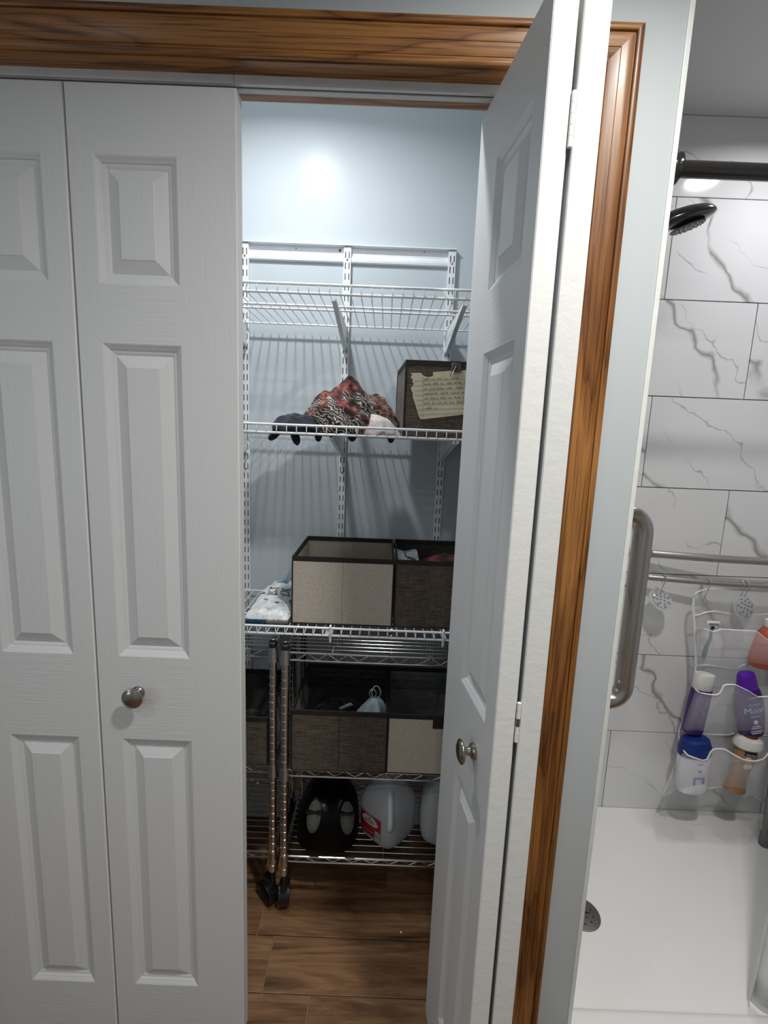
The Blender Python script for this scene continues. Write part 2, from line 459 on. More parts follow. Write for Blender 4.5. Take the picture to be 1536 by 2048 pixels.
for x0, x1, lb in ((OX0, -0.2935, 'white steel door track above the closed closet doors'), (-0.2925, OX1, 'white steel door track above the open half of the closet')):
    t = MB()
    poly = [(.034, 2.045), (.034, 2.031), (.0415, 2.031), (.0415, 2.033), (.036, 2.033), (.036, 2.043), (.0575, 2.043), (.0575, 2.033), (.0475, 2.033), (.0475, 2.031), (.0595, 2.031), (.0595, 2.045)]
    t.prism(poly, 'x', x0, x1)
    tag(obj('door_track', t, M_TRACK), lb, 'door track')

# ------------------------------------------------------------------ bifold doors
DT, DH, DZ = 0.035, 2.033, -0.010
LW = 0.3025
PZ = [(0.126, 0.7635), (0.953, 1.5845), (1.690, 1.909)]
RING = [(0.0, 0.0), (0.0025, 0.0012), (0.006, 0.0035), (0.0105, 0.0062), (0.0115, 0.0078), (0.0165, 0.0090), (0.0205, 0.0108)]
FIELD = 0.0425
def knob(root, x, z):
    M = Matrix.Translation((x, 0, z)) @ Matrix.Rotation(math.pi / 2, 4, 'X')
    A = [(.0001, .0292), (.006, .0288), (.011, .0275), (.0150, .0254), (.0158, .0245), (.0172, .0240), (.0178, .0222), (.0170, .0206), (.010, .0188), (.0064, .0172), (.0058, .0145), (.0062, .0095), (.0082, .0072)]
    B = [(.0084, .0074), (.0105, .0062), (.0112, .0045), (.0118, .0040), (.0120, .0010), (.0118, 0.0)]
    k = obj('door_knob', MB().lathe([(r * 1.25, h * 1.15) for r, h in A], 36, M), M_NICKEL, root, smooth=50, local=True)
    obj('knob_rose', MB().lathe([(r * 1.2, h * 1.15) for r, h in B], 32, M), M_NICKEL, k, smooth=40, local=True)
def leaf(name, label, loc, ang, hinge_left, has_knob):
    """front face in the local plane y=0 looking towards -y, thickness towards +y"""
    a = 0.045 if hinge_left else 0.1075; b = a + 0.150
    xs = [0, a, b, LW]; zs = [0.0]
    for z0, z1 in PZ: zs += [z0 - DZ, z1 - DZ]
    zs.append(DH); c = 0.0018
    mb = MB()
    # front frame: stiles slot 0, rails slot 1, edges slot 2
    for i in range(3):
        for j in range(len(zs) - 1):
            if i == 1 and j % 2 == 1: continue
            x0, x1, z0, z1 = xs[i], xs[i + 1], zs[j], zs[j + 1]
            if i == 0: x0 += c
            if i == 2: x1 -= c
            if j == 0: z0 += c
            if j == len(zs) - 2: z1 -= c
            mb.add([(x0, 0, z0), (x1, 0, z0), (x1, 0, z1), (x0, 0, z1)], [(0, 1, 2, 3)], 1 if i == 1 else 0)
    # chamfered outer arris, edges and back
    f = [(c, 0, c), (LW - c, 0, c), (LW - c, 0, DH - c), (c, 0, DH - c)]
    e = [(0, c, 0), (LW, c, 0), (LW, c, DH), (0, c, DH)]
    g = [(0, DT - c, 0), (LW, DT - c, 0), (LW, DT - c, DH), (0, DT - c, DH)]
    h = [(c, DT, c), (LW - c, DT, c), (LW - c, DT, DH - c), (c, DT, DH - c)]
    for p, q in ((f, e), (e, g), (g, h)):
        for i in range(4):
            k = (i + 1) % 4
            mb.add([p[i], p[k], q[k], q[i]], [(0, 1, 2, 3)], 2)
    mb.add(h, [(3, 2, 1, 0)], 0)
    # moulded sticking around each panel
    for j in (1, 3, 5):
        R = [(a + o, b - o, zs[j] + o, zs[j + 1] - o, d) for o, d in RING]
        for p, q in zip(R, R[1:]):
            P = [(p[0], p[4], p[2]), (p[1], p[4], p[2]), (p[1], p[4], p[3]), (p[0], p[4], p[3])]
            Q = [(q[0], q[4], q[2]), (q[1], q[4], q[2]), (q[1], q[4], q[3]), (q[0], q[4], q[3])]
            for i in range(4):
                k = (i + 1) % 4
                mb.add([P[i], P[k], Q[k], Q[i]], [(0, 1, 2, 3)], 0 if i % 2 else 1)
    me = bpy.data.meshes.new(name); me.from_pydata(mb.v, [], mb.f)
    for m in (M_STILE, M_RAIL, M_EDGE): me.materials.append(m)
    me.polygons.foreach_set('material_index', mb.m)
    bm = bmesh.new(); bm.from_mesh(me); bmesh.ops.remove_doubles(bm, verts=bm.verts, dist=1e-5); bm.to_mesh(me); bm.free()
    finish(me, False)
    o = bpy.data.objects.new(name, me); COL.objects.link(o)
    o.location = (loc[0], loc[1], DZ); o.rotation_euler = (0, 0, ang)
    tag(o, label, 'door', kind='structure')
    for j in (1, 3, 5):
        r = RING[-1]; p = MB()
        x0, x1, z0, z1 = a + r[0], b - r[0], zs[j] + r[0], zs[j + 1] - r[0]
        X0, X1, Z0, Z1 = a + FIELD, b - FIELD, zs[j] + FIELD, zs[j + 1] - FIELD; d = r[1]
        P = [(x0, d, z0), (x1, d, z0), (x1, d, z1), (x0, d, z1)]; Q = [(X0, .0016, Z0), (X1, .0016, Z0), (X1, .0016, Z1), (X0, .0016, Z1)]
        s = 0.0012; Q2 = [(X0 + s, .0006, Z0 + s), (X1 - s, .0006, Z0 + s), (X1 - s, .0006, Z1 - s), (X0 + s, .0006, Z1 - s)]
        p.add(P + Q + Q2, [(i, (i + 1) % 4, 4 + (i + 1) % 4, 4 + i) for i in range(4)] + [(4 + i, 4 + (i + 1) % 4, 8 + (i + 1) % 4, 8 + i) for i in range(4)] + [(8, 9, 10, 11)])
        obj('raised_panel', p, M_PANEL, o, local=True)
    if has_knob: knob(o, (0.084 if hinge_left else LW - 0.084), 0.873 - DZ)
    return o
leaf('door_1', 'white moulded panel door leaf without a knob, closed against the jamb', (-0.897, 0.030), 0.0, False, False)
leaf('door_2', 'closed white moulded panel door leaf with round nickel knob', (-0.5905, 0.030), 0.0, True, True)
Fp, Np = Vector((0.1545, 0.0935)), Vector((0.1925, -0.2065))
leaf('door_3', 'white door leaf with knob folded open, panel face turned toward the closed doors', Fp, math.atan2(Np.y - Fp.y, Np.x - Fp.x), False, True)
an = math.atan2(0.298, 0.034); pN = Vector((0.2676, -0.2080))
d4 = leaf('door_4', 'white door leaf folded back between the knobbed leaf and the oak casing', pN, an, True, False)
for z0, z1 in ((1.826, 1.894), (0.949, 1.018), (0.13, 0.20)):
    # hinge knuckles on the inner corner, painted over with bare patches
    hc = Vector((0.2300, -0.2080)); hb = MB()
    nseg = 5
    for i in range(nseg):
        za = z0 + (z1 - z0) * i / nseg; zb = z0 + (z1 - z0) * (i + 1) / nseg - 0.0006
        hb.lathe([(.0034, za), (.0034, zb)], 12, Matrix.Translation((hc.x, hc.y + 0.004, 0)), mi=(1 if i == 2 and z0 < 1.2 else 0))
    v = [p for p in hb.v]; inv = (Matrix.Translation((pN.x, pN.y, DZ)) @ Matrix.Rotation(an, 4, 'Z')).inverted()
    hb.v = [inv @ p for p in v]
    obj('hinge', hb, [M_EDGE, M_NICKEL], d4, smooth=40, local=True)

# ------------------------------------------------------------------ closet wire shelving
rail = thing('shelf_rail', 'white steel hanging rail screwed across the closet back wall', 'shelf rail', (-0.38, YB, 1.95))
rp = [(YB, 1.953), (.7075, 1.953), (.7045, 1.956), (.7035, 1.962), (.7045, 1.968), (.7085, 1.973), (.7125, 1.977), (.7125, 2.001), (.6945, 2.0015), (.6945, 2.0045), (YB, 2.0045)]
obj('rail', MB().prism(rp, 'x', -0.95, 0.193), M_STEELW, rail)
for px, py in ((592, 497), (849, 504)):
    p = W(px, py, 0.712)
    obj('screw', MB().lathe([(.0024, 0), (.0022, .0014), (.0001, .0018)], 10, Matrix.Translation((p.x, .7127, p.z)) @ Matrix.Rotation(math.pi / 2, 4, 'X')), M_NICKEL, rail, smooth=True)
p = W(680, 501, 0.712)
obj('screw', MB().lathe([(.0042, 0), (.0038, .0016), (.0001, .0022)], 12, Matrix.Translation((p.x, .7127, p.z)) @ Matrix.Rotation(math.pi / 2, 4, 'X')), plain('brown_plug', (0.08, 0.065, 0.05), 0.5), rail, smooth=True)
UX = [-0.464, -0.145, 0.181]; SLOT = 0.03175
SZ = [1.764, 1.426, 0.886]
for i, ux in enumerate(UX):
    lb = ['white slotted wall standard nearest the closed doors', 'middle white slotted wall standard behind the patterned clothes', 'white slotted wall standard nearest the folded doors'][i]
    u = thing('shelf_standard', lb, 'shelf standard', (ux, YB, 0.42))
    obj('channel', MB().bevbox((ux - .0118, .7005, 0.42), (ux + .0118, YB, 1.9995), 0.0015), M_STEELW, u)
    s = MB(); z = 1.985
    while z > 0.44:
        for sx in (-.0066, .0046): s.box((ux + sx, .7001, z - .0190), (ux + sx + .0025, .7010, z))
        z -= SLOT
    tag(obj('slots', s, M_DARK, u), 'dark punched slots in pairs', kind='stuff')
    for zz in (1.962, 1.30):
        obj('screw', MB().lathe([(.0034, 0), (.003, .0012), (.0001, .0016)], 10, Matrix.Translation((ux, .7003, zz)) @ Matrix.Rotation(math.pi / 2, 4, 'X')), M_NICKEL, u, smooth=True)
SN = ['top', 'clothes', 'bin']
for si, dz in enumerate(SZ):
    for i, ux in enumerate(UX):
        lb = 'white shelf bracket under the %s wire shelf on the %s standard' % (['empty top', 'clothes', 'lowest white'][si], ['left closet', 'middle', 'right closet'][i])
        lb = lb.replace('left closet', 'door-side').replace('right closet', 'folded-door')
        br = thing('shelf_bracket', lb, 'bracket', (ux, .7, dz - 0.075))
        poly = [(.7005, dz - .006), (.7005, dz - .074), (.690, dz - .074), (.40, dz - .017), (.352, dz - .010), (.350, dz - .005)]
        obj('bracket_web', MB().prism(poly, 'x', ux - .0055, ux - .0040).prism(poly, 'x', ux + .0040, ux + .0055), M_STEELW, br)
        # folded lower edge
        lo = [(.690, dz - .0745), (.40, dz - .0175), (.352, dz - .0105), (.352, dz - .0085), (.40, dz - .0155), (.690, dz - .0725)]
        obj('bracket_fold', MB().prism(lo, 'x', ux - .0055, ux + .0055), M_STEELW, br)
ticks = [-0.356, -0.3063, -0.358]
SX0, SX1 = -0.945, 0.352
wl = ['empty white wire shelf at the top of the closet', 'white wire shelf holding the heap of clothes', 'lowest white wire shelf carrying the open beige bin']
cross = None
for si, dz in enumerate(SZ):
    sh = thing('wire_shelf', wl[si], 'shelf', ((SX0 + SX1) / 2, .51, dz), group='white wire shelves on the closet wall')
    X = lambda y, z: [(SX0, y, z), (SX1, y, z)]
    obj('front_lip', MB().tube(X(.3305, dz + .0205), .0034, 10), M_WIRE, sh, smooth=40)
    obj('front_rod', MB().tube(X(.3305, dz), .0034, 10), M_WIRE, sh, smooth=40)
    obj('middle_rod', MB().tube(X(.437, dz - .004), .0028, 8), M_WIRE, sh, smooth=40)
    obj('middle_rod', MB().tube(X(.481, dz - .004), .0028, 8), M_WIRE, sh, smooth=40)
    obj('back_rod', MB().tube(X(.688, dz - .003), .0028, 8), M_WIRE, sh, smooth=40)
    n0 = math.ceil((SX0 + .004 - ticks[si]) / .0254)
    k = n0
    while ticks[si] + k * .0254 < SX1 - .004:
        x = ticks[si] + k * .0254
        if cross is None:
            pts = [(0, -.1800, .0205), (0, -.1825, .013), (0, -.1825, .003), (0, -.1790, .0002), (0, -.175, .0), (0, .185, .0)]
            cross = obj('cross_wire', MB().tube(pts, .00135, 6), M_WIRE, sh, smooth=50, local=True)
            cross.location = (x - sh.location.x, 0, 0)
        else: inst(cross, sh, (x - sh.location.x, 0, 0))
        k += 1
# clear plastic clips on the lowest shelf lip
for px, py, lb in ((660, 1279, 'small clear shelf clip under the beige bin'), (886, 1286, 'small clear shelf clip beside the folded door')):
    p = W(px, py, .326)
    c = MB().tube([(p.x, .335, .914), (p.x, .325, .912), (p.x, .324, .875), (p.x, .327, .868), (p.x, .332, .870), (p.x, .333, .879)], .0028, 8, flat=.6)
    tag(obj('shelf_clip', c, M_WIRE, smooth=40), lb, 'clip')

# ------------------------------------------------------------------ chrome carts
def cart(x0, x1, y0, y1, label, group):
    c = thing('wire_cart', label, 'cart', ((x0 + x1) / 2, (y0 + y1) / 2, FZ), group=group)
    L = c.location
    ztop, zb = .846, .112
    pr = []; z = zb
    while z < ztop - .022:
        pr += [(.0113, z), (.0113, z + .0225), (.0104, z + .0232), (.0104, z + .0247)]; z += .0254
    pr += [(.0113, z), (.0113, ztop - .012)]
    post = None
    cols = [(.822, .80), (.462, .442), (.173, .156)]
    for px in (x0, x1):
        for py in (y0, y1):
            if post is None:
                b = MB().lathe([(r, q) for r, q in pr], 16)
                post = obj('post', b, M_CHROME, c, smooth=40, local=True); post.location = (px - L.x, py - L.y, -FZ); P = post
                proto_cap = obj('post_cap', MB().lathe([(.0118, ztop - .014), (.0118, ztop - .003), (.0098, ztop), (.0001, ztop + .0005)], 16), M_BLACKP, P, smooth=40, local=True)
                proto_col = [obj('collar', MB().lathe([(.0146, b_ - .012), (.0158, b_ - .011), (.0128, a_ + .006), (.0113, a_ + .006)], 16), M_CHROME, P, smooth=40, local=True) for a_, b_ in cols]
            else:
                P = post.copy(); COL.objects.link(P); P.parent = c; P.location = (px - L.x, py - L.y, -FZ)
                inst(proto_cap, P)
                for q in proto_col: inst(q, P)
    # swivel casters
    cast = None
    for px in (x0, x1):
        for py in (y0, y1):
            ca = obj('caster', MB().bevbox((-.011, -.004, .062), (.011, .040, .092), .004).lathe([(.006, .088), (.006, .134)], 12), M_BLACKP, c, smooth=40, local=True)
            ca.location = (px - L.x, py - L.y, 0); ca.rotation_euler = (0, 0, (0.10 if px == x0 else 0.80) if py == y0 else -0.8)
            Mx = Matrix.Translation((0, .027, .0335)) @ Matrix.Rotation(math.pi / 2, 4, 'Y')
            for s in (-1, 1):
                a0, a1 = (.0020, .0160) if s > 0 else (-.0160, -.0020)
                obj('wheel', MB().lathe([(.012, a0), (.030, a0 + .001), (.0333, a0 + .004), (.0333, a1 - .004), (.030, a1 - .001), (.012, a1)], 28, Mx), M_BLACKG, ca, smooth=40, local=True)
            obj('fender', MB().grid(lambda u, v: Vector((-.0165 + .033 * u, .027 + .0360 * math.cos(math.radians(15 + 195 * v)), .0335 + .0360 * math.sin(math.radians(15 + 195 * v)))), 3, 10), M_BLACKP, ca, smooth=True, local=True)
    # three shelves
    for zt, zl in cols:
        s = MB()
        def run(p, q, n):
            p = Vector(p); q = Vector(q); up = Vector((0, 0, zt)); lo = Vector((0, 0, zl))
            s.tube([p + up, q + up], .0029, 8); s.tube([p + lo, q + lo], .0029, 8)
        for yy in (y0, y1): run((x0 + .013, yy, 0), (x1 - .013, yy, 0), 10)
        for xx in (x0, x1): run((xx, y0 + .013, 0), (xx, y1 - .013, 0), 5)
        shf = obj('cart_shelf', s, M_CHROME, c, smooth=40)
        for yy in (y0, y1):
            z_ = []; k = 0; x = x0 + .032
            while x < x1 - .014:
                z_.append((x, yy + (.002 if yy == y0 else -.002), zl + .002 if k % 2 == 0 else zt - .002)); x += .0287; k += 1
            obj('truss_wire', MB().tube(z_, .0017, 6), M_CHROME, shf)
        for xx in (x0, x1):
            z_ = []; k = 0; y = y0 + .03
            while y < y1 - .014: z_.append((xx, y, zl + .002 if k % 2 == 0 else zt - .002)); y += .0287; k += 1
            obj('truss_wire', MB().tube(z_, .0017, 6), M_CHROME, shf)
        y = y0 + .0235; dw = None
        while y < y1 - .01:
            if dw is None:
                dw = obj('deck_wire', MB().tube([(x0 - L.x, 0, 0), (x1 - L.x, 0, 0)], .0016, 6), M_CHROME, shf, smooth=50, local=True)
                dw.location = (0, y - L.y, zt + .0015 - FZ)
            else: inst(dw, shf, (0, y - L.y, zt + .0015 - FZ))
            y += .0235
        for t in (.22, .5, .78):
            xx = x0 + (x1 - x0) * t
            obj('support_wire', MB().tube([(xx, y0, zt - .003), (xx, y1, zt - .003)], .0026, 6), M_CHROME, shf, smooth=50)
    return c
CY0, CY1 = .352, .668
cart(-.259, .333, CY0, CY1, 'chrome wire cart with the water jugs on its bottom shelf', 'rolling chrome wire carts')
cart(-.905, -.296, CY0 + .012, CY1 + .004, 'chrome wire cart with an empty bottom shelf, mostly behind the closed doors', 'rolling chrome wire carts')

# ------------------------------------------------------------------ fabric bins
def fbin(label, x0, y0, z0, w, d, h, m_out, m_in, rim=.0125, seam=True, group='collapsible fabric bins', tab=False, skew=0.0):
    b = thing('fabric_bin', label, 'storage bin', (x0 + w / 2, y0 + d / 2, z0), group=group)
    x1, y1, z1 = x0 + w, y0 + d, z0 + h; t = .0035
    def panel(nm, p, q):
        obj(nm, MB().bevbox(p, q, .0012, 0), m_out, b)
    def lined(nm, p, q, ax, side):
        mb = MB().box(p, q)
        # inner lining sheet
        mb.m = [0] * len(mb.f)
        n = len(mb.f)
        idx = {('y', 1): 4, ('y', -1): 2, ('x', 1): 3, ('x', -1): 5}[(ax, side)]
        mb.m[idx] = 1
        obj(nm, mb, [m_out, m_in], b)
    lined('front_panel', (x0, y0, z0), (x1, y0 + t, z1), 'y', 1)
    lined('back_panel', (x0, y1 - t, z0), (x1, y1, z1), 'y', -1)
    lined('side_panel', (x0, y0 + t, z0), (x0 + t, y1 - t, z1), 'x', 1)
    lined('side_panel', (x1 - t, y0 + t, z0), (x1, y1 - t, z1), 'x', -1)
    obj('base_panel', MB().box((x0 + t, y0 + t, z0 + .001), (x1 - t, y1 - t, z0 + .005)), m_in, b)
    e = .0012
    r = MB()
    r.bevbox((x0 - e, y0 - e, z1 - rim), (x1 + e, y0 + t + e, z1 + e), .001); r.bevbox((x0 - e, y1 - t - e, z1 - rim), (x1 + e, y1 + e, z1 + e), .001)
    r.bevbox((x0 - e, y0 + t + e, z1 - rim), (x0 + t + e, y1 - t - e, z1 + e), .001); r.bevbox((x1 - t - e, y0 + t + e, z1 - rim), (x1 + e, y1 - t - e, z1 + e), .001)
    obj('rim_binding', r, M_BIND, b)
    for xx in (x0, x1):
        for yy in (y0, y1): obj('edge_binding', MB().tube([(xx, yy, z0 + .002), (xx, yy, z1 - rim)], .0021, 6), M_BIND, b)
    for yy in (y0, y1): obj('edge_binding', MB().tube([(x0, yy, z0 + .002), (x1, yy, z0 + .002)], .0021, 6), M_BIND, b)
    if seam:
        obj('centre_seam', MB().tube([((x0 + x1) / 2, y0 - .0002, z0 + .004), ((x0 + x1) / 2, y0 - .0002, z1 - rim)], .0009, 6), m_in if m_out is M_BEIGE else M_BIND, b)
    if tab:
        xc = (x0 + x1) / 2
        obj('handle_tab', MB().bevbox((xc - .016, y0 - .0045, z1 - .037), (xc + .016, y0 - .0003, z1 + .002), .001), M_BIND, b)
    if skew:
        for ch in b.children:
            for v in ch.data.vertices: v.co.x += skew * (v.co.y + d / 2) / d
    return b
ZS = .0042
# lowest white shelf
fbin('open beige fabric bin with dark brown rim, empty, on the lowest white shelf', -.2510, .402, SZ[2] + .0017, .2845, .270, .197, M_BEIGE, M_BEIGEIN)
fbin('dark taupe bin with white plastic and red plaid cloth inside, beside the beige bin', .0400, .404, SZ[2] + .0017, .285, .272, .197, M_TAUPE, M_TAUPEIN, seam=False)
# clothes shelf
fbin('dark taupe bin with a handwritten note clipped to its front', .0425, .386, SZ[1] + .0017, .285, .262, .1965, M_TAUPE, M_TAUPEIN, seam=False, skew=-.016)
# cart shelf
CZ = .462 + .0034
fbin('dark taupe bin holding a plastic bag on the cart shelf', -.2385, .345, CZ, .2715, .285, .187, M_TAUPE, M_TAUPEIN, seam=True)
fbin('beige bin with a dark front tab and grey lining on the cart shelf', .0365, .347, CZ, .283, .285, .185, M_BEIGE, M_GREYIN, seam=False, tab=True)
fbin('dark taupe bin on the cart behind the closed doors', -.600, .357, CZ, .2895, .285, .152, M_TAUPE, M_TAUPEIN, seam=False)

# ------------------------------------------------------------------ soft things
def lump(name, cx, cy, z0, rx, ry, h, m, label, cat, amp=.012, fq=22, seed=0, prof=2.2, nu=56, nv=26, tilt=0.0, skirt=0.0, ridge=None):
    def fn(u, v):
        a = 2 * math.pi * u; t = v                      # v 0 rim .. 1 top
        rr = math.cos(t * math.pi / 2) ** (2 / prof); zz = math.sin(t * math.pi / 2) ** (2 / prof)
        x, y, z = math.cos(a) * rr, math.sin(a) * rr, zz
        p = Vector((x * rx, y * ry, z * h))
        q = Vector((p.x * fq + seed, p.y * fq, p.z * fq * 0.45 + seed * 2))
        n1 = noise.noise(q); n2 = noise.noise(q * 2.3 + Vector((5, 1, 9)))
        k = 1 - abs(n1) * 1.6                           # ridged folds
        dsp = amp * (k * 0.8 - 0.3) + amp * .45 * n2
        nrm = Vector((x / max(rx, .01), y / max(ry, .01), z / max(h, .01)))
        if nrm.length > 0: nrm.normalize()
        dsp *= min(1, v * 5 + .25)
        p = p + nrm * dsp
        if ridge: p.z *= ridge(p.x / rx, p.y / ry)
        p.x += tilt * p.z
        p.z = max(p.z, 0)
        return Vector((cx, cy, z0)) + p
    mb = MB().grid(fn, nu, nv)
    o = obj(name, mb, m, smooth=True, base=(cx, cy, z0))
    if label: tag(o, label, cat)
    return o

def cloth_zebra():
    t = NT('red_black_white_animal_print')
    v = t.mapping((1, 1, 1))
    wv = t.n('ShaderNodeTexNoise'); wv.inputs['Scale'].default_value = 30; wv.inputs['Detail'].default_value = 3; t.L(v, wv.inputs['Vector'])
    ad = t.n('ShaderNodeVectorMath', operation='MULTIPLY_ADD'); t.L(wv.outputs['Color'], ad.inputs[0]); ad.inputs[1].default_value = (.045, .045, .03); t.L(v, ad.inputs[2])
    w = t.n('ShaderNodeTexWave'); w.inputs['Scale'].default_value = 46; w.inputs['Distortion'].default_value = 5.5; w.inputs['Detail'].default_value = 3; w.inputs['Detail Scale'].default_value = 2.0
    w.bands_direction = 'DIAGONAL'; t.L(ad.outputs[0], w.inputs['Vector'])
    zeb = t.ramp(w.outputs['Fac'], [(.52, (.006, .004, .004)), (.74, (.17, .135, .11)), (.95, (.50, .44, .38))])
    dots = t.noise(v, 55, 3)
    red = t.ramp(dots, [(.40, (.006, .002, .002)), (.5, (.06, .004, .004)), (.58, (.24, .018, .008)), (.70, (.36, .15, .09))])
    mk = t.noise(v, 16, 2, .5)
    sep = t.n('ShaderNodeSeparateXYZ'); t.L(v, sep.inputs[0])
    hi = t.math('MULTIPLY_ADD', sep.outputs['Z'], 3.4, t.math('MULTIPLY_ADD', mk, 1.2, -.52))
    t.set(col=t.mix(t.ramp(hi, [(.30, 0.0), (.40, 1.0)]), zeb, red), rough=.62, spec=.35, sheen=.2)
    t.bump(t.noise(v, 60, 3), .5, .002); return t.m
def cloth_noise(name, stops, sc=26, dist=1.6, rough=.75):
    t = NT(name); v = t.mapping((1, 1, 1.4))
    t.set(col=t.ramp(t.noise(v, sc, 3, .5, dist), stops), rough=rough, spec=.3, sheen=.15)
    t.bump(t.noise(v, 70, 3), .4, .0018); return t.m
M_ZEB = cloth_zebra()
M_FLOR = cloth_noise('floral_cloth', [(.34, (.012, .008, .008)), (.44, (.10, .008, .010)), (.49, (.36, .10, .08)), (.52, (.45, .36, .26)), (.55, (.03, .06, .03)), (.62, (.014, .010, .014)), (.72, (.16, .06, .10))], 24, 2.2)
M_WHT = cloth_noise('white_printed_cloth', [(.32, (.55, .16, .05)), (.38, (.62, .56, .52)), (.55, (.70, .66, .64)), (.66, (.55, .30, .32)), (.74, (.62, .58, .56))], 20, 1.0)
M_NAVY = cloth_noise('dark_navy_cloth', [(.3, (.004, .005, .012)), (.7, (.013, .016, .030))], 30, .3)
ZD = SZ[1] + .0014
nav = lump('folded_clothing', -.222, .44, ZD, .090, .100, .046, M_NAVY, 'dark navy folded garment sagging through the wire shelf', 'clothing', .012, 26, 3, prof=2.6)
# corners of the garment hanging through the wires
for px, py, w_, l_, s_ in ((540, 880, .014, .020, -.02), (594, 888, .012, .030, .010), (636, 882, .010, .018, .0), (704, 880, .012, .014, .0), (782, 878, .010, .014, .0)):
    p = W(px, py, .36); q = MB()
    def fn(u, v, p=p, w_=w_, l_=l_, s_=s_):
        a = 2 * math.pi * u; r = w_ * max(.02, 1 - v ** 4) ** .5
        return Vector((p.x + math.cos(a) * r - s_ * (1 - v), p.y + .006 + math.sin(a) * r * .5, ZD + .006 - (l_ + .008) * v + .002 * math.sin(3 * a)))
    q.grid(fn, 14, 6)
    obj('drooping_corner', q, M_NAVY, nav, smooth=True)
def rid(x, y): return 1.0
lump('patterned_blouse', -.128, .455, ZD + .004, .101, .108, .117, M_ZEB, 'crumpled red, black and white animal-print blouse on the clothes shelf', 'clothing', .021, 23, 6, prof=2.3, nu=96, nv=44, tilt=.02,
     ridge=lambda x, y: 0.92 + .34 * math.exp(-((x - .26) ** 2 + (y) ** 2 * .6) / .10))
lump('floral_cloth', -.026, .53, ZD, .058, .085, .112, M_FLOR, 'twisted floral cloth squeezed between blouse and taupe bin', 'clothing', .016, 24, 8, prof=2.0, tilt=-.15)
lump('printed_cloth', -.016, .40, ZD, .054, .050, .052, M_WHT, 'small white printed cloth in front of the floral cloth', 'clothing', .010, 26, 12, prof=1.9, tilt=-.35)
# contents of the bins
def plaid():
    t = NT('red_black_plaid'); v = t.mapping((1, 1, 1)); sp = t.n('ShaderNodeSeparateXYZ'); t.L(v, sp.inputs[0])
    def st(c): return t.math('GREATER_THAN', t.math('FRACT', t.math('MULTIPLY', c, 17.0)), .5)
    f = t.math('MULTIPLY', t.math('ADD', st(sp.outputs['X']), st(sp.outputs['Y'])), .5)
    t.set(col=t.ramp(f, [(.0, (.30, .012, .016)), (.5, (.11, .006, .008)), (1.0, (.008, .004, .005))]), rough=.9, sheen=.2)
    t.bump(t.noise(v, 90, 2), .4, .001); return t.m
lump('plaid_cloth', .205, .535, .890, .108, .112, .170, plaid(), 'red and black plaid cloth inside the taupe bin', 'clothing', .012, 20, 21, prof=4.0)
def plastic_bag(name, col, print_col):
    t = NT(name); v = t.mapping((1, 1, 1)); sp = t.n('ShaderNodeSeparateXYZ'); t.L(v, sp.inputs[0])
    t.set(col=col, rough=.35, spec=.5); t.b.inputs['Subsurface Weight'].default_value = 0.0
    t.bump(t.noise(v, 60, 3), .3, .002); return t.m
M_BAGW = plastic_bag('white_printed_plastic', (.70, .70, .71), None)
M_BAGB = plastic_bag('pale_blue_grocery_plastic', (.42, .52, .56), None)
a = [W(*q, y) for q, y in (((783, 1079), .62), ((829, 1074), .64), ((843, 1098), .50), ((836, 1108), .45), ((792, 1112), .45))]
pk = thing('plastic_packet', 'white plastic packet with grey print lying on the plaid cloth', 'packet', (a[4].x, .50, 1.05))
def pkf(u, v):
    top = W(783 + 48 * u, 1078 - 4 * u, .60); bot = W(791 + 50 * u, 1112 - 6 * u + 2 * math.sin(u * 9), .445)
    p = top.lerp(bot, v); p.z = 1.066 + .016 * math.sin(math.pi * v) + .004 * math.sin(7 * u + 5 * v); return p
pkb = obj('packet_body', MB().grid(pkf, 14, 12), M_BAGW, pk, smooth=True)
md = pkb.modifiers.new('t', 'SOLIDIFY'); md.thickness = .004
pr = MB()
for (u0, v0, u1, v1) in ((.42, .50, .75, .56), (.42, .58, .48, .86), (.5, .84, .85, .90), (.1, .06, .9, .16)):
    pr.grid(lambda u, v: pkf(u0 + (u1 - u0) * u, v0 + (v1 - v0) * v) + Vector((0, -.001, .0032)), 5, 2, mi=(1 if v0 < .1 else 0))
obj('printed_marks', pr, [plain('grey_print', (.10, .10, .11), .6), plain('dull_red_print', (.30, .10, .09), .6)], pk)
# plastic bag in the cart bin: bag with two tied handles
bg = thing('plastic_bag', 'pale grocery bag with tied handle loops in the taupe cart bin', 'bag', (.0, .40, .56))
def bagf(u, v):
    a = 2 * math.pi * u; r = .034 * (1 - v) ** .7 + .008
    k = 1 + .22 * math.sin(5 * a + 2 * v) * (1 - v * .4)
    return Vector((-.012 + .01 * v + math.cos(a) * r * 1.15 * k, .405 + math.sin(a) * r * k, .60 + .068 * v))
obj('bag_body', MB().grid(bagf, 30, 10), M_BAGB, bg, smooth=True)
c0 = Vector((0.0, .405, .664))
obj('handle_loop', MB().tube([c0 + Vector((.013 * math.sin(t) - .002, .003 * math.cos(t * 2), .019 - .019 * math.cos(t))) for t in [i * math.pi / 8 for i in range(16)]], .0034, 6, closed=True, flat=.45), M_BAGB, bg, smooth=True)
obj('handle_loop', MB().tube([c0 + Vector((.010 * math.sin(t) - .012, .006 + .003 * math.cos(t), .012 - .014 * math.cos(t))) for t in [i * math.pi / 8 for i in range(16)]], .003, 6, closed=True, flat=.45), M_BAGB, bg, smooth=True)
tg = thing('paper_tag', 'small white tag with a dark square at the rim of the taupe cart bin', 'tag', (-.06, .375, .64))
Mt = Matrix.Translation(W(692, 1413, .372)) @ Matrix.Rotation(math.radians(-28), 4, 'Y') @ Matrix.Rotation(math.radians(-50), 4, 'X')
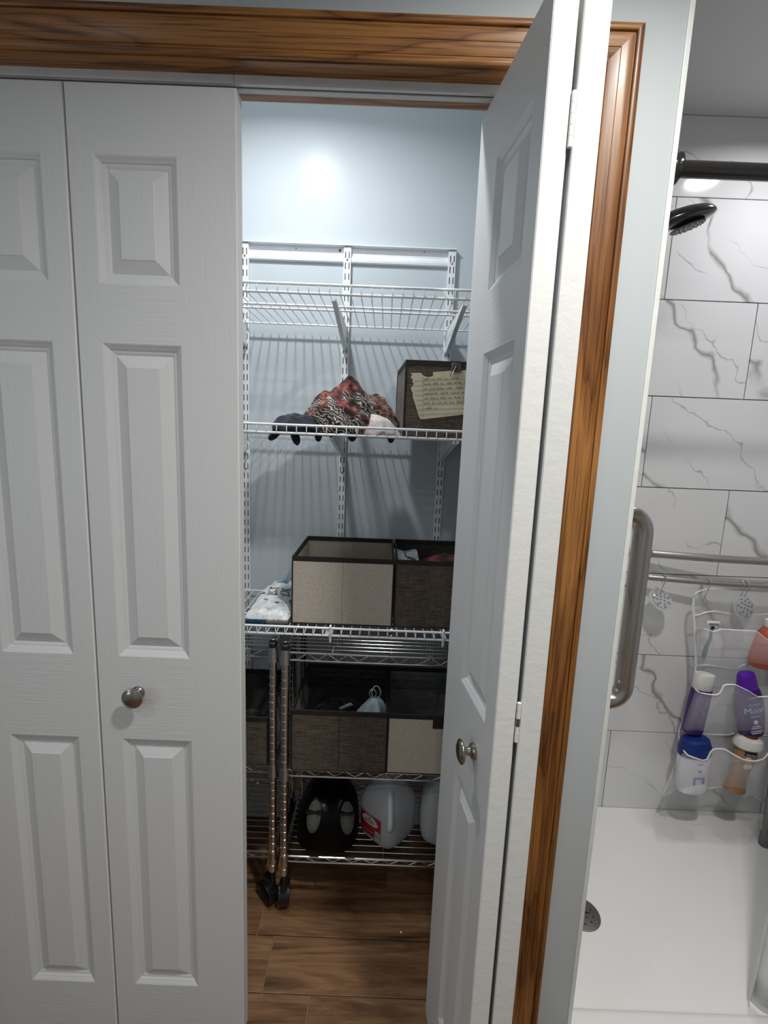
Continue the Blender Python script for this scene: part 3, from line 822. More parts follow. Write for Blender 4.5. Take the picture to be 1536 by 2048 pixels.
tb = MB().bevbox((-.019, -.009, -.0006), (.019, .009, .0006), .0003); tb.v = [Mt @ p for p in tb.v]
obj('tag_card', tb, plain('white_card', (.72, .72, .72), .6), tg)
tb = MB().box((-.007, -.005, .0006), (.007, .005, .0009)); tb.v = [Mt @ p for p in tb.v]
obj('printed_square', tb, plain('grey_card_print', (.12, .12, .13), .6), tg)
lump('dark_cloth', -.115, .49, CZ + .006, .098, .115, .105, M_NAVY, 'black cloth filling the taupe cart bin', 'clothing', .010, 22, 30, prof=3.2)

# ------------------------------------------------------------------ note and clip on the taupe bin
nt = thing('handwritten_note', 'torn yellowed lined paper with handwriting clipped to the taupe bin', 'paper', (.12, .384, 1.47))
def NP(u, v, y=.3825): return W(780 + u / 9.6, 700 + v / 9.6, y)
out = [(388, 425), (412, 445), (470, 437), (590, 435), (640, 490), (690, 512), (760, 520), (830, 490), (822, 425), (1000, 412), (1170, 398), (1420, 390), (1700, 372),
       (1670, 1205), (1400, 1240), (1000, 1288), (640, 1330), (590, 1328), (560, 1290), (530, 1200), (505, 1115), (470, 1000), (445, 930), (432, 880), (440, 830), (405, 760), (402, 720), (440, 690), (455, 640), (430, 610), (440, 560), (405, 545), (402, 510), (425, 480)]
pb = MB(); pts = [NP(*q) for q in out]
n = len(pts); pb.v = pts + [p + Vector((0, .0005, 0)) for p in pts]
pb.f = [list(range(n)), list(range(2 * n - 1, n - 1, -1))] + [[i, (i + 1) % n, n + (i + 1) % n, n + i] for i in range(n)]; pb.m = [0] * len(pb.f)
obj('paper_sheet', pb, plain('yellowed_paper', (.64, .57, .41), .85, var=.06, scale=18), nt)
rl = MB(); ink = MB(); rnd = random.Random(4)
for i in range(8):
    v0 = 590 + i * 92; sl = -38
    rl.tube([NP(470 + max(0, (v0 - 800) * .2), v0, .3822), NP(1650, v0 + sl, .3822)], .00025, 4)
rl.tube([NP(630, 500, .3822), NP(640, 1320, .3822)], .00025, 4)
for i in range(7):
    v0 = 578 + i * 92 + (0 if i < 6 else 10); u = 650; end = [1330, 1500, 1500, 1500, 1500, 1480, 860][i]
    while u < end:
        wl_ = rnd.randint(60, 170); k = 0; st = []
        while k < wl_:
            am = rnd.choice((14, 16, 20, 34)) if rnd.random() < .8 else 46
            st += [(u + k, v0 - am), (u + k + 7, v0 + rnd.randint(-3, 3))]; k += rnd.randint(14, 22)
        ink.tube([NP(a_, b_ - (a_ - 640) * .036, .3821) for a_, b_ in st], .00033, 4)
        u += wl_ + rnd.randint(28, 50)
obj('ruled_lines', rl, plain('faint_rule', (.30, .30, .28), .9), nt)
tag(obj('handwriting', ink, plain('pencil_ink', (.11, .10, .09), .8), nt), 'cursive handwriting in lines')
ck = thing('binder_clip', 'dark binder clip holding the note to the taupe bin rim', 'clip', (.165, .384, 1.60))
A = NP(1172, 285); B = NP(1355, 445)
obj('clip_body', MB().prism([(.374, B.z), (.3865, SZ[1] + .201), (.392, SZ[1] + .2015), (.396, B.z + .004), (.3945, B.z + .004), (.3905, SZ[1] + .1995), (.388, SZ[1] + .1995), (.3755, B.z)], 'x', A.x, B.x), plain('dark_clip_steel', (.035, .028, .022), .35), ck)
a_, b_ = NP(1228, 240, .378), NP(1148, 510, .371)
obj('clip_handle', MB().tube([a_ + Vector((.006, 0, -.004)), a_, a_ + Vector((-.003, -.001, -.004)), a_.lerp(b_, .5), b_, b_ + Vector((.003, 0, .001)), a_.lerp(b_, .5) + Vector((.008, 0, .003)), a_ + Vector((.006, 0, -.004))], .0010, 6), M_NICKEL, ck, smooth=True)

# ------------------------------------------------------------------ pack of wipes
wp = thing('wipes_pack', 'crinkled white wipes pack with blue and green dots on the lowest white shelf', 'wipes pack', (-.325, .53, SZ[2]))
def wipe_mat():
    t = NT('printed_wipes_film'); v = t.mapping((1, 1, 1)); vo = t.n('ShaderNodeTexVoronoi'); vo.inputs['Scale'].default_value = 13; t.L(v, vo.inputs['Vector'])
    dot = t.math('LESS_THAN', vo.outputs['Distance'], .30)
    sep = t.n('ShaderNodeSeparateColor'); t.L(vo.outputs['Color'], sep.inputs[0])
    on = t.math('MULTIPLY', dot, t.math('GREATER_THAN', sep.outputs[0], .45))
    c = t.ramp(sep.outputs[1], [(.0, (.04, .20, .24)), (.5, (.07, .25, .45)), (1.0, (.10, .36, .34))])
    sm = t.ramp(t.noise(v, 75, 2), [(.60, 0.0), (.66, .55)])
    base = t.mix(sm, (.74, .76, .76), (.16, .24, .28))
    t.set(col=t.mix(on, base, c), rough=.3, spec=.5); t.bump(t.noise(t.mapping((1, 1, 1)), 45, 4, .6), .55, .004); return t.m
def wpf(u, v):
    # u across x, v front->back; crinkled pillow
    x = -.384 + .126 * u + .004 * math.sin(9 * v) + (.012 * (v)) * (1 - u); y = .374 + .315 * v
    e = (1 - abs(2 * u - 1) ** 6) * (1 - abs(2 * v - 1) ** 8)
    z = SZ[2] + .021 + .026 * e ** .6 + .0055 * noise.noise(Vector((u * 7, v * 11, 3))) * (0.3 + e) + .003 * noise.noise(Vector((u * 18, v * 24, 8)))
    return Vector((x, y, z))
obj('pack_film', MB().grid(wpf, 34, 56), wipe_mat(), wp, smooth=True)
def skf(u, v, s):
    if s == 0: p = wpf(u, 0.0); q = Vector((p.x, p.y + .010, SZ[2] + .003))
    elif s == 1: p = wpf(u, 1.0); q = Vector((p.x, p.y - .008, SZ[2] + .003))
    elif s == 2: p = wpf(0.0, u); q = Vector((p.x + .006, p.y + (.010 if u == 0 else 0), SZ[2] + .003))
    else: p = wpf(1.0, u); q = Vector((p.x - .006, p.y, SZ[2] + .003))
    return p.lerp(q, v) + Vector((0, -.004 * math.sin(math.pi * v) if s == 0 else 0, 0))
M_WBLUE = plain('blue_printed_film', (.025, .13, .24), .3); M_WGREY = plain('grey_printed_film', (.34, .32, .29), .35, var=.2)
sk = MB(); sk.grid(lambda u, v: skf(u * .52, v, 0), 14, 4, 0); sk.grid(lambda u, v: skf(.52 + u * .48, v, 0), 14, 4, 1)
sk.grid(lambda u, v: skf(u, v, 1), 20, 3, 1); sk.grid(lambda u, v: skf(u, v, 2), 30, 3, 0); sk.grid(lambda u, v: skf(u, v, 3), 30, 3, 1)
obj('pack_side', sk, [M_WBLUE, M_WGREY], wp, smooth=True)
dots = MB()
for k, (u, v, ru, rv) in enumerate(((.42, .86, .13, .045), (.86, .84, .12, .045), (.94, .30, .07, .05), (.12, .50, .07, .03), (.60, .22, .06, .025), (.30, .30, .05, .02))):
    dots.grid(lambda a, r, u=u, v=v, ru=ru, rv=rv: wpf(min(1, u + ru * r * math.cos(2 * math.pi * a)), v + rv * r * math.sin(2 * math.pi * a)) + Vector((0, 0, .0014)), 18, 2, mi=k % 2)
obj('printed_dots', dots, [plain('blue_dot', (.06, .22, .42), .4), plain('teal_dot', (.03, .19, .21), .4)], wp, smooth=True)
sc = MB(); r2 = random.Random(9)
for row in range(3):
    for wd_ in range(2):
        st = []; u = .22 + wd_ * .32 + row * .03
        for k in range(12): st.append(wpf(u + .023 * k, .60 - row * .085 + .018 * math.sin(k * 2.1 + row) + (.03 if k % 4 == 1 else 0)) + Vector((0, 0, .0012)))
        sc.tube(st, .0011, 5)
tag(obj('script_lettering', sc, plain('dark_teal_ink', (.03, .06, .08), .6), wp), 'dark script lettering')

# ------------------------------------------------------------------ things on the bottom cart shelf
BZ = .173 + .0032
mg = thing('black_appliance', 'glossy black device with two pale grey ovals beside the water jug', 'device', (-.138, .45, BZ))
def mgf(u, v):
    a = 2 * math.pi * u; t = v
    rr = math.cos(t * math.pi / 2) ** .62; zz = math.sin(t * math.pi / 2) ** .8
    c, s = math.cos(a), math.sin(a)
    x = math.copysign(abs(c) ** .7, c) * rr * .098; y = math.copysign(abs(s) ** .7, s) * rr * .098
    z = zz * .138
    z *= 1 + .10 * math.exp(-((abs(x) - .047) / .022) ** 2) - .05 * math.exp(-(x / .016) ** 2)
    return Vector((-.138 + x, .455 + y, BZ + .018 + z))
body = obj('housing', MB().grid(mgf, 48, 20), M_BLACKG, mg, smooth=True)
obj('base_plate', MB().lathe([(.084, .086, BZ), (.090, .092, BZ + .004), (.094, .096, BZ + .014), (.092, .094, BZ + .020)], 40, Matrix.Translation((-.138, .452, 0)), ex=3.2), M_BLACKG, mg, smooth=40)
for cx, cz_ in ((627, 1637), (694, 1640)):
    p = W(cx, cz_, .352); sg = -1 if cx < 660 else 1
    ov = MB()
    def ovf(u, v, p=p, sg=sg):
        a = 2 * math.pi * u; r = v
        x = math.cos(a) * .021 * r; z = math.sin(a) * .040 * r + sg * -.0 + x * .25 * sg * -1
        return Vector((p.x + x, p.y + .012 * r * r - .004 + .45 * z, p.z + z))
    ov.grid(ovf, 28, 6)
    pad = obj('grey_pad', ov, weave('pale_grey_mesh', (.07, .07, .065), (.11, .11, .10), 200, 200), mg, smooth=True)
    pad['label'] = 'pale grey oval pad'
    obj('pad_strap', MB().bevbox((p.x - .024, p.y + .001, p.z + .012), (p.x + .024, p.y + .012, p.z + .019), .002), M_BLACKP, pad)

def jug(label, cx, cy, rotz, with_label):
    j = thing('water_jug', label, 'jug', (cx, cy, BZ), rot=(0, 0, rotz), group='gallon water jugs on the cart')
    prof = [(.044, 0), (.057, .004), (.067, .016), (.0725, .036), (.0745, .060), (.0745, .112), (.0715, .134), (.063, .155), (.051, .174), (.038, .194), (.027, .210), (.0215, .222), (.0205, .228), (.0205, .242)]
    t = NT('milky_jug_plastic')
    t.set(col=(.60, .64, .67), rough=.34, spec=.4, trans=.35, ior=1.2)
    obj('jug_body', MB().lathe(prof, 56, ex=3.8), t.m, j, smooth=45, local=True)
    obj('jug_cap', MB().lathe([(.0222, .232), (.0222, .247), (.020, .2495), (.0001, .2495)], 28), plain('blue_cap', (.12, .2, .35), .4), j, smooth=40, local=True)
    # grip on the corner facing the room
    pts = [(.060, -.060, .088), (.066, -.066, .098), (.067, -.067, .118), (.061, -.061, .142), (.048, -.048, .166), (.034, -.034, .186)]
    obj('jug_handle', MB().tube(pts, [.010, .0095, .009, .009, .0095, .010], 14), plain('milky_handle', (.66, .72, .76), .3), j, smooth=True, local=True)
    if with_label:
        lm = NT('red_jug_label'); v = lm.mapping((1, 1, 1)); nz = lm.noise(v, 40, 2)
        lm.set(col=lm.ramp(nz, [(.3, (.24, .012, .022)), (.7, (.38, .02, .035))]), rough=.4)
        def onjug(u, z):                     # u along the flat -y face
            ex = 3.8; r = .0745 + .0006
            y = -r * (max(0.0, 1 - (abs(u) / r) ** ex)) ** (1 / ex)
            return Vector((u, y, z))
        lab = obj('jug_label', MB().grid(lambda u, v: onjug(-.050 + .086 * u, .036 + .070 * v), 16, 6), lm.m, j, smooth=True, local=True)
        md_ = lab.modifiers.new('t', 'SOLIDIFY'); md_.thickness = .0004; md_.offset = 0
        el = MB(); N_ = 24
        poly = [( .034 * math.cos(a), .0125 * math.sin(a) + .005 * (1 if math.sin(a) > .7 else 0)) for a in [2 * math.pi * i / N_ for i in range(N_)]]
        el.v = [onjug(-.008 + x, .083 + y) + Vector((0, -.0006, 0)) for x, y in poly]; el.f = [list(range(N_))]; el.m = [0]
        obj('label_oval', el, plain('cream_label', (.62, .56, .50), .5), lab, local=True)
        bx = MB().grid(lambda u, v: onjug(.014 + .020 * u, .037 + .026 * v) + Vector((0, -.0006, 0)), 4, 2)
        obj('barcode_patch', bx, plain('pale_barcode', (.50, .50, .56), .5), lab, local=True)
        br_ = MB()
        for i in range(7): br_.grid(lambda u, v, i=i: onjug(.0165 + .0022 * i + .001 * u, .041 + .018 * v) + Vector((0, -.0009, 0)), 1, 1)
        for i in range(2): br_.grid(lambda u, v, i=i: onjug(-.026 + .036 * u, .0795 + .006 * i + .0022 * v) + Vector((0, -.0009, 0)), 8, 1)
        br_.grid(lambda u, v: onjug(-.0105 + .006 * u, .0905 + .006 * v) + Vector((0, -.0009, 0)), 2, 1)
        obj('label_print', br_, plain('navy_label_print', (.06, .05, .12), .5), lab, local=True)
        wv_ = MB()
        for zc_, s_ in ((.1005, 1), (.050, -1)):
            wv_.grid(lambda u, v, zc_=zc_, s_=s_: onjug(-.047 + .055 * u, zc_ + s_ * .004 * math.sin(3.1 * u) + .0016 * v) + Vector((0, -.0007, 0)), 10, 1)
        obj('label_swoosh', wv_, plain('pink_swoosh', (.60, .36, .36), .5), lab, local=True)
    return j
jug('translucent gallon water jug with a red label on the cart bottom shelf', .050, .452, math.radians(-42), True)
jug('translucent gallon water jug half hidden by the folded door, no label showing', .228, .460, math.radians(-8), False)

tag(obj('crumb', MB().lathe([(.001, 0), (.0032, .0012), (.0028, .003), (.0005, .0042)], 8, Matrix.Translation((.099, .298, FZ))), plain('white_crumb', (.8, .78, .72), .7), smooth=True), 'tiny white crumb on the closet floor tiles', 'crumb')

# ------------------------------------------------------------------ shower: pan, drain, rod, grab bar, head
pan = thing('shower_pan', 'white acrylic shower pan with a raised front curb', 'shower pan', ((XS + XR) / 2, .36, FZ))
pz = .040
obj('pan_floor', MB().box((XS + .0005, .02, FZ), (XR - .0005, YT - .0005, pz)), M_PAN, pan)
cb = [(-.075, FZ), (-.075, .072), (-.070, .082), (-.060, .086), (.035, .086), (.047, .082), (.055, .072), (.062, .048), (.072, .0405), (.085, .0402), (.085, FZ)]
obj('pan_curb', MB().prism(cb, 'x', XS + .0005, XR - .0005), M_PAN, pan, smooth=50)
dr = thing('shower_drain', 'round dull bronze drain cover in the shower pan', 'drain', (.636, .327, pz))
obj('drain_plate', MB().lathe([(.055, pz), (.0545, pz + .0016), (.052, pz + .0024), (.0001, pz + .0028)], 40, Matrix.Translation((.636, .327, 0))), M_DRAIN, dr, smooth=40)
hb = MB(); sb = MB()
for ring, cnt in ((.018, 6), (.034, 10)):
    for i in range(cnt):
        a = 2 * math.pi * i / cnt + ring * 9
        hb.lathe([(.0030, pz + .0026), (.0030, pz + .0030)], 8, Matrix.Translation((.636 + ring * math.cos(a), .327 + ring * math.sin(a), 0)))
hb.box((.631, .3255, pz + .0026), (.662, .3305, pz + .0031))
obj('drain_holes', hb, M_DARK, dr)
for a in (0.3, 3.4): obj('drain_screw', MB().lathe([(.0035, pz + .002), (.003, pz + .0038), (.0001, pz + .0042)], 10, Matrix.Translation((.636 + .044 * math.cos(a - .9), .327 + .044 * math.sin(a - .9), 0))), M_NICKEL, dr, smooth=True)

RY, RZ = .050, 1.931
rod = thing('curtain_rod', 'dark metal shower curtain rod with flared end flange', 'curtain rod', ((XS + XR) / 2, RY, RZ))
obj('rod', MB().tube([(XS + .02, RY, RZ), (XR - .02, RY, RZ)], .0142, 24), M_BRONZE, rod, smooth=40)
for x, s in ((XS + .001, 1), (XR - .001, -1)):
    Mf = Matrix.Translation((x, RY, RZ)) @ Matrix.Rotation(s * math.pi / 2, 4, 'Y')
    obj('rod_flange', MB().lathe([(.021, 0), (.020, .008), (.0205, .014), (.023, .020), (.0262, .025), (.0262, .0285), (.024, .030), (.0165, .031), (.0145, .031)], 32, Mf), M_BRONZE, rod, smooth=35)

gb = thing('grab_bar', 'brushed steel grab bar with curved ends on the shower side wall', 'grab bar', (XS, .060, .86))
gx, gr, z1, z0 = .5352, .0192, 1.292, .879; R_ = .038
path = [(XS + .002, .06, z1)] + [(gx - R_ + R_ * math.sin(a), .06, z1 - R_ + R_ * math.cos(a)) for a in [i * math.pi / 20 for i in range(11)]] \
     + [(gx, .06, z1 - .1 - (z1 - z0 - .2) * i / 6) for i in range(7)] + [(gx - R_ + R_ * math.cos(a), .06, z0 + R_ - R_ * math.sin(a)) for a in [i * math.pi / 20 for i in range(11)]] + [(XS + .002, .06, z0)]
obj('bar', MB().tube(path, gr, 24), M_STEEL, gb, smooth=50)
for z in (z0, z1):
    obj('wall_flange', MB().lathe([(.040, 0), (.0395, .004), (.036, .008), (.024, .010), (.0195, .012)], 32, Matrix.Translation((XS + .0005, .06, z)) @ Matrix.Rotation(math.pi / 2, 4, 'Y')), M_STEEL, gb, smooth=40)

hd = thing('hand_shower', 'glossy black hand shower head on a wall arm', 'shower head', (XS, .40, 1.93))
tip, mid, cut = W(1425, 424, .40), W(1385, 433, .40), W(1333, 452, .40)
hp = MB()
ax = (tip - cut).normalized(); L_ = (tip - cut).length; dn = Vector((ax.z, 0, -ax.x))
secs = [(-.055, .016, .015), (-.03, .020, .017), (-.008, .030, .022), (.02, .043, .0265), (.05, .048, .0275), (.08, .045, .0255), (.10, .036, .020), (.113, .024, .014), (L_, .004, .004)]
for s_, ry, rz in secs:
    c = cut + ax * s_ + dn * (.006 * (s_ / L_ - .5) - .002)
    for k in range(28):
        a = 2 * math.pi * k / 28; q = math.sin(a)
        hp.v.append(c + Vector((0, 1, 0)) * (math.cos(a) * ry) + dn * (rz * (q * .62 if q > 0 else q)))
for i in range(len(secs) - 1):
    for k in range(28): hp.f.append([i*28+k, i*28+(k+1) % 28, (i+1)*28+(k+1) % 28, (i+1)*28+k]); hp.m.append(0)
hp.f += [list(range(28)), list(range(len(secs)*28-1, (len(secs)-1)*28-1, -1))]; hp.m += [0, 0]
obj('head_shell', hp, M_BRONZE, hd, smooth=60)
fc = cut + ax * .050 + dn * .0165
Mf = Matrix.Translation(fc) @ Vector((0, 0, 1)).rotation_difference(dn).to_matrix().to_4x4()
sp_ = obj('spray_face', MB().lathe([(.040, 0), (.039, .003), (.034, .0042), (.0001, .0048)], 32, Mf), plain('dark_spray_face', (.05, .048, .045), .35), hd, smooth=40)
nz_ = MB()
for ring, cnt in ((.012, 6), (.022, 11), (.032, 16)):
    for i in range(cnt):
        a = 2 * math.pi * i / cnt
        nz_.lathe([(.0018, .003), (.0013, .0058)], 6, Mf @ Matrix.Translation((ring * math.cos(a), ring * math.sin(a), 0)))
obj('nozzles', nz_, M_BLACKP, sp_)
hs = cut + ax * -.05
obj('handle', MB().tube([hs + ax * .01, hs - ax * .06 + Vector((0, 0, -.012)), Vector((XS + .045, .40, 1.845))], [.0165, .015, .014], 18), M_BRONZE, hd, smooth=50)
obj('wall_arm', MB().tube([(XS + .001, .40, 1.90), (XS + .03, .40, 1.895), (XS + .05, .40, 1.865)], .011, 14), M_BRONZE, hd, smooth=50)
obj('arm_flange', MB().lathe([(.03, 0), (.028, .005), (.012, .009)], 28, Matrix.Translation((XS + .0005, .40, 1.90)) @ Matrix.Rotation(math.pi / 2, 4, 'Y')), M_BRONZE, hd, smooth=40)

# double rail on the tiled back wall
BX0, BX1 = .905, 1.70
def rail_pt(t, z): return Vector((BX0 + (BX1 - BX0) * t, .704 - .050 * math.sin(math.pi * t), z))
dl = thing('double_rail', 'brushed steel double rail bowed out from the tiled shower wall', 'rail', ((BX0 + BX1) / 2, YT, .96))
ZU, ZL = 1.064, .9805
obj('upper_bar', MB().tube([rail_pt(i / 24, ZU) for i in range(25)], .0128, 18), M_STEEL, dl, smooth=50)
obj('lower_bar', MB().tube([rail_pt(i / 24, ZL) for i in range(25)], .0098, 16), M_STEEL, dl, smooth=50)
for t in (0, 1):
    p = rail_pt(t, ZU); s = 1 if t == 0 else -1
    obj('end_knob', MB().lathe([(.0132, 0), (.018, .006), (.0195, .016), (.016, .024)], 18, Matrix.Translation(p + Vector((s * .012, 0, 0))) @ Matrix.Rotation(-s * math.pi / 2, 4, 'Y')), M_STEEL, dl, smooth=40)
    obj('end_knob', MB().lathe([(.0102, 0), (.0135, .006), (.0120, .016), (.005, .022)], 18, Matrix.Translation(rail_pt(t, ZL) + Vector((s * .01, 0, 0))) @ Matrix.Rotation(-s * math.pi / 2, 4, 'Y')), M_STEEL, dl, smooth=40)
    obj('wall_post', MB().tube([p + Vector((-s * .006, 0, 0)), p + Vector((-s * .006, YT - .0005 - p.y, 0))], .0115, 16).tube([p + Vector((-s * .006, .004, 0)), rail_pt(t, ZL) + Vector((-s * .006, .004, 0))], .008, 12), M_STEEL, dl, smooth=50)

# roller hooks on the lower bar
def bar_at(px):
    best = min(range(241), key=lambda i: abs(px_of(rail_pt(i / 240, ZL))[0] - px)); return rail_pt(best / 240, ZL)
def px_of(p):
    d = p - CAM; f = d.dot(_fw); return (768 + F_PX * d.dot(RT) / f, 1024 - F_PX * d.dot(UP) / f)
HOOKS = [(1328, 'roller hook carrying the clear strainer away from the organizer', 1322, .036), (1417, 'roller hook through the organizer eyelet', 1412, .042), (1482, 'roller hook carrying the clear strainer in front of the organizer', 1482, .030), (1492, 'empty roller hook close beside the strainer hook', 1490, .030)]
hook_end = []
for px, lb, px2, ln in HOOKS:
    c = bar_at(px); h = thing('roller_hook', lb, 'hook', (c.x, c.y, c.z - .03), group='roller hooks on the lower rail')
    r = .0135; dx = (px2 - px) * .0016
    arc = [c + Vector((dx * .1, r * math.cos(a), r * math.sin(a))) for a in [math.radians(-40 + 24 * i) for i in range(11)]]
    end = c + Vector((dx, -.004, -.012 - ln)); hook_end.append(end)
    obj('hook_wire', MB().tube([end + Vector((0, .004, .004)), end, c + Vector((dx * .6, -r * 1.0, -.014))] + arc[::-1] + [c + Vector((0, .006, -.018))], .0016, 8), M_CHROME, h, smooth=True)
    for a in (50, 75, 100, 125):
        q = c + Vector((dx * .1, r * math.cos(math.radians(a)), r * math.sin(math.radians(a))))
        obj('roller_bead', MB().lathe([(.0005, -.0026), (.002, -.0018), (.0028, 0), (.002, .0018), (.0005, .0026)], 10, Matrix.Translation(q)), M_CHROME, h, smooth=True)
    if px == 1417:
        obj('hook_eye', MB().tube([end + Vector((.0052 * math.cos(a), -.002, -.006 + .0065 * math.sin(a))) for a in [i * math.pi / 7 for i in range(14)]], .0013, 8, closed=True), M_CHROME, h, smooth=True)

# clear strainers on hooks
def clear_mat():
    t = NT('clear_plastic'); t.set(col=(.74, .76, .76), rough=.15, trans=.72, ior=1.3); return t.m
M_CLEAR = clear_mat(); M_HOLE = plain('strainer_hole', (.16, .16, .155), .7)
def strainer(label, px, py, y, tilt, yaw):
    c = W(px, py, y); Mx = Matrix.Rotation(yaw, 4, 'Z') @ Matrix.Rotation(tilt, 4, 'X')
    s = thing('drain_strainer', label, 'strainer', c, rot=Mx.to_3x3(), group='clear strainers on hooks')
    obj('strainer_disc', MB().lathe([(.040, 0), (.041, .002), (.038, .003), (.033, .0035), (.031, .008), (.024, .011), (.012, .0125), (.0001, .013)], 36), M_CLEAR, s, smooth=40, local=True)
    hb = MB()
    for ring, cnt in ((.009, 4), (.020, 8), (.028, 7)):
        for i in range(cnt):
            a = 2 * math.pi * i / cnt + ring * 40; zz = .0138 if ring < .015 else (.0128 if ring < .025 else .0105)
            hb.lathe([(.0030, zz - .003), (.0030, zz)], 8, Matrix.Translation((ring * math.cos(a), ring * math.sin(a), 0)))
    obj('strainer_holes', hb, M_HOLE, s, local=True)
    obj('hanging_ring', MB().tube([(.006 * math.cos(a), .041 + .006 * math.sin(a), .002) for a in [i * math.pi / 6 for i in range(12)]], .0012, 6, closed=True), M_CHROME, s, smooth=True, local=True)
    return s
strainer('clear perforated strainer hanging beside the mesh organizer', 1321, 1200, .675, math.radians(48), .15)
strainer('clear perforated strainer hanging in front of the mesh organizer', 1486, 1214, .640, math.radians(72), .2)

# ------------------------------------------------------------------ mesh organizer and what it holds
def mesh_fabric(name, fac, col=(.70, .70, .70)):
    t = NT(name); tr = t.n('ShaderNodeBsdfTransparent'); mx = t.n('ShaderNodeMixShader')
    v = t.mapping((900, 900, 900)); f = t.noise(v, 1.0, 1)
    t.set(col=col, rough=.7, spec=.2)
    t.L(t.math('MULTIPLY_ADD', f, .15, fac - .075), mx.inputs[0]); t.L(tr.outputs[0], mx.inputs[1]); t.L(t.b.outputs[0], mx.inputs[2]); t.L(mx.outputs[0], t.out.inputs[0]); return t.m
M_NET = mesh_fabric('white_net_fabric', .36); M_NET2 = mesh_fabric('white_net_pocket', .26, (.74, .73, .76))
M_TAPE = plain('white_binding_tape', (.76, .76, .75), .7)
og = thing('mesh_organizer', 'white mesh shower organizer with pockets hanging from the lower rail', 'organizer', (1.24, .66, .14))
def lerp_poly(P, t):
    t = max(0, min(1, t)); d = [0]
    for a, b in zip(P, P[1:]): d.append(d[-1] + math.hypot(b[0] - a[0], b[1] - a[1]))
    s = t * d[-1]
    for i in range(len(P) - 1):
        if s <= d[i + 1] + 1e-9:
            k = (s - d[i]) / max(1e-9, d[i + 1] - d[i]); return (P[i][0] + (P[i+1][0] - P[i][0]) * k, P[i][1] + (P[i+1][1] - P[i][1]) * k)
    return P[-1]
LE = [(1394, 1184), (1388, 1194), (1386, 1215), (1390, 1262), (1392, 1330), (1387, 1372), (1366, 1440), (1358, 1465), (1361, 1497), (1346, 1545), (1326, 1592)]
BO = [(1326, 1592), (1345, 1583), (1385, 1580), (1440, 1574), (1500, 1588), (1528, 1603)]
RE = [(1640, 1192), (1625, 1262), (1610, 1330), (1595, 1400), (1560, 1480), (1536, 1540), (1528, 1603)]
SY = .676
def sheet(u, v):
    a = lerp_poly(LE, v); b = lerp_poly(RE, v); x = a[0] + (b[0] - a[0]) * u; y = a[1] + (b[1] - a[1]) * u
    if v > .9:
        bt = lerp_poly(BO, u); k = (v - .9) / .1; x = x * (1 - k) + bt[0] * k; y = y * (1 - k) + bt[1] * k
    return W(x, y, SY + .006 * math.sin(9 * u + 4 * v))
obj('back_net', MB().grid(sheet, 20, 34), M_NET, og, smooth=True)
T0 = [(1389, 1231), (1400, 1229), (1412, 1224), (1432, 1222), (1456, 1228), (1520, 1229), (1560, 1226), (1628, 1232)]
T1 = [(1393, 1262), (1407, 1257), (1429, 1264), (1441, 1258), (1470, 1260), (1513, 1262), (1536, 1281), (1570, 1290), (1622, 1275)]
T1b = [(1393, 1331), (1417, 1330), (1445, 1335), (1472, 1337), (1488, 1328), (1505, 1330), (1560, 1336), (1612, 1335)]
T2 = [(1386, 1374), (1398, 1385), (1418, 1389), (1437, 1390), (1442, 1382), (1448, 1369), (1470, 1369), (1497, 1382), (1515, 1394), (1536, 1393), (1570, 1385), (1600, 1380)]
T2b = [(1359, 1466), (1400, 1466), (1423, 1469), (1458, 1470), (1470, 1465), (1520, 1470), (1565, 1472)]
T3 = [(1361, 1492), (1374, 1510), (1392, 1517), (1411, 1522), (1415, 1518), (1423, 1500), (1432, 1498), (1448, 1498), (1470, 1511), (1487, 1520), (1508, 1523), (1527, 1519), (1546, 1495)]
def trim(nm, P, y0, r=.0032, n=28, mid=None):
    pts = []
    for i in range(n + 1):
        q = lerp_poly(P, i / n); y = y0 if mid is None else y0 + (mid - y0) * min(1.0, 4.5 * math.sin(math.pi * i / n)) ** .6
        pts.append(W(q[0], q[1], y))
    obj(nm, MB().tube(pts, r, 8, flat=.5), M_TAPE, og, smooth=True)
PY = .594
for nm, P, y0, mid in (('seam_tape', T0, SY - .004, None), ('pocket_hem', T1, SY - .005, PY), ('seam_tape', T1b, SY - .004, None), ('pocket_hem', T2, SY - .005, PY - .006), ('seam_tape', T2b, SY - .004, None), ('pocket_hem', T3, SY - .005, PY - .006)):
    trim(nm, P, y0, mid=mid)
trim('edge_tape', LE, SY - .004, .0042); trim('edge_tape', [(1388, 1194), (1393, 1185), (1404, 1180), (1420, 1178), (1480, 1180), (1536, 1183), (1640, 1190)], SY - .006, .0036); trim('edge_tape', RE, SY, .0042); trim('edge_tape', BO, SY, .0034)
for P, Q in ((T1, T1b), (T2, T2b), (T3, BO)):
    def pf(u, v, P=P, Q=Q):
        a = lerp_poly(P, u); b = lerp_poly(Q, u); e = min(1.0, 4.5 * math.sin(math.pi * u)) ** .6
        yt = SY - .005 + (PY - .004 - SY + .005) * e; k = v ** 16
        y = yt * (1 - k) + (SY - .004) * k - .010 * e * math.sin(math.pi * v)
        return W(a[0] + (b[0] - a[0]) * v, a[1] + (b[1] - a[1]) * v, y)
    obj('net_pocket', MB().grid(pf, 30, 12), M_NET2, og, smooth=True)

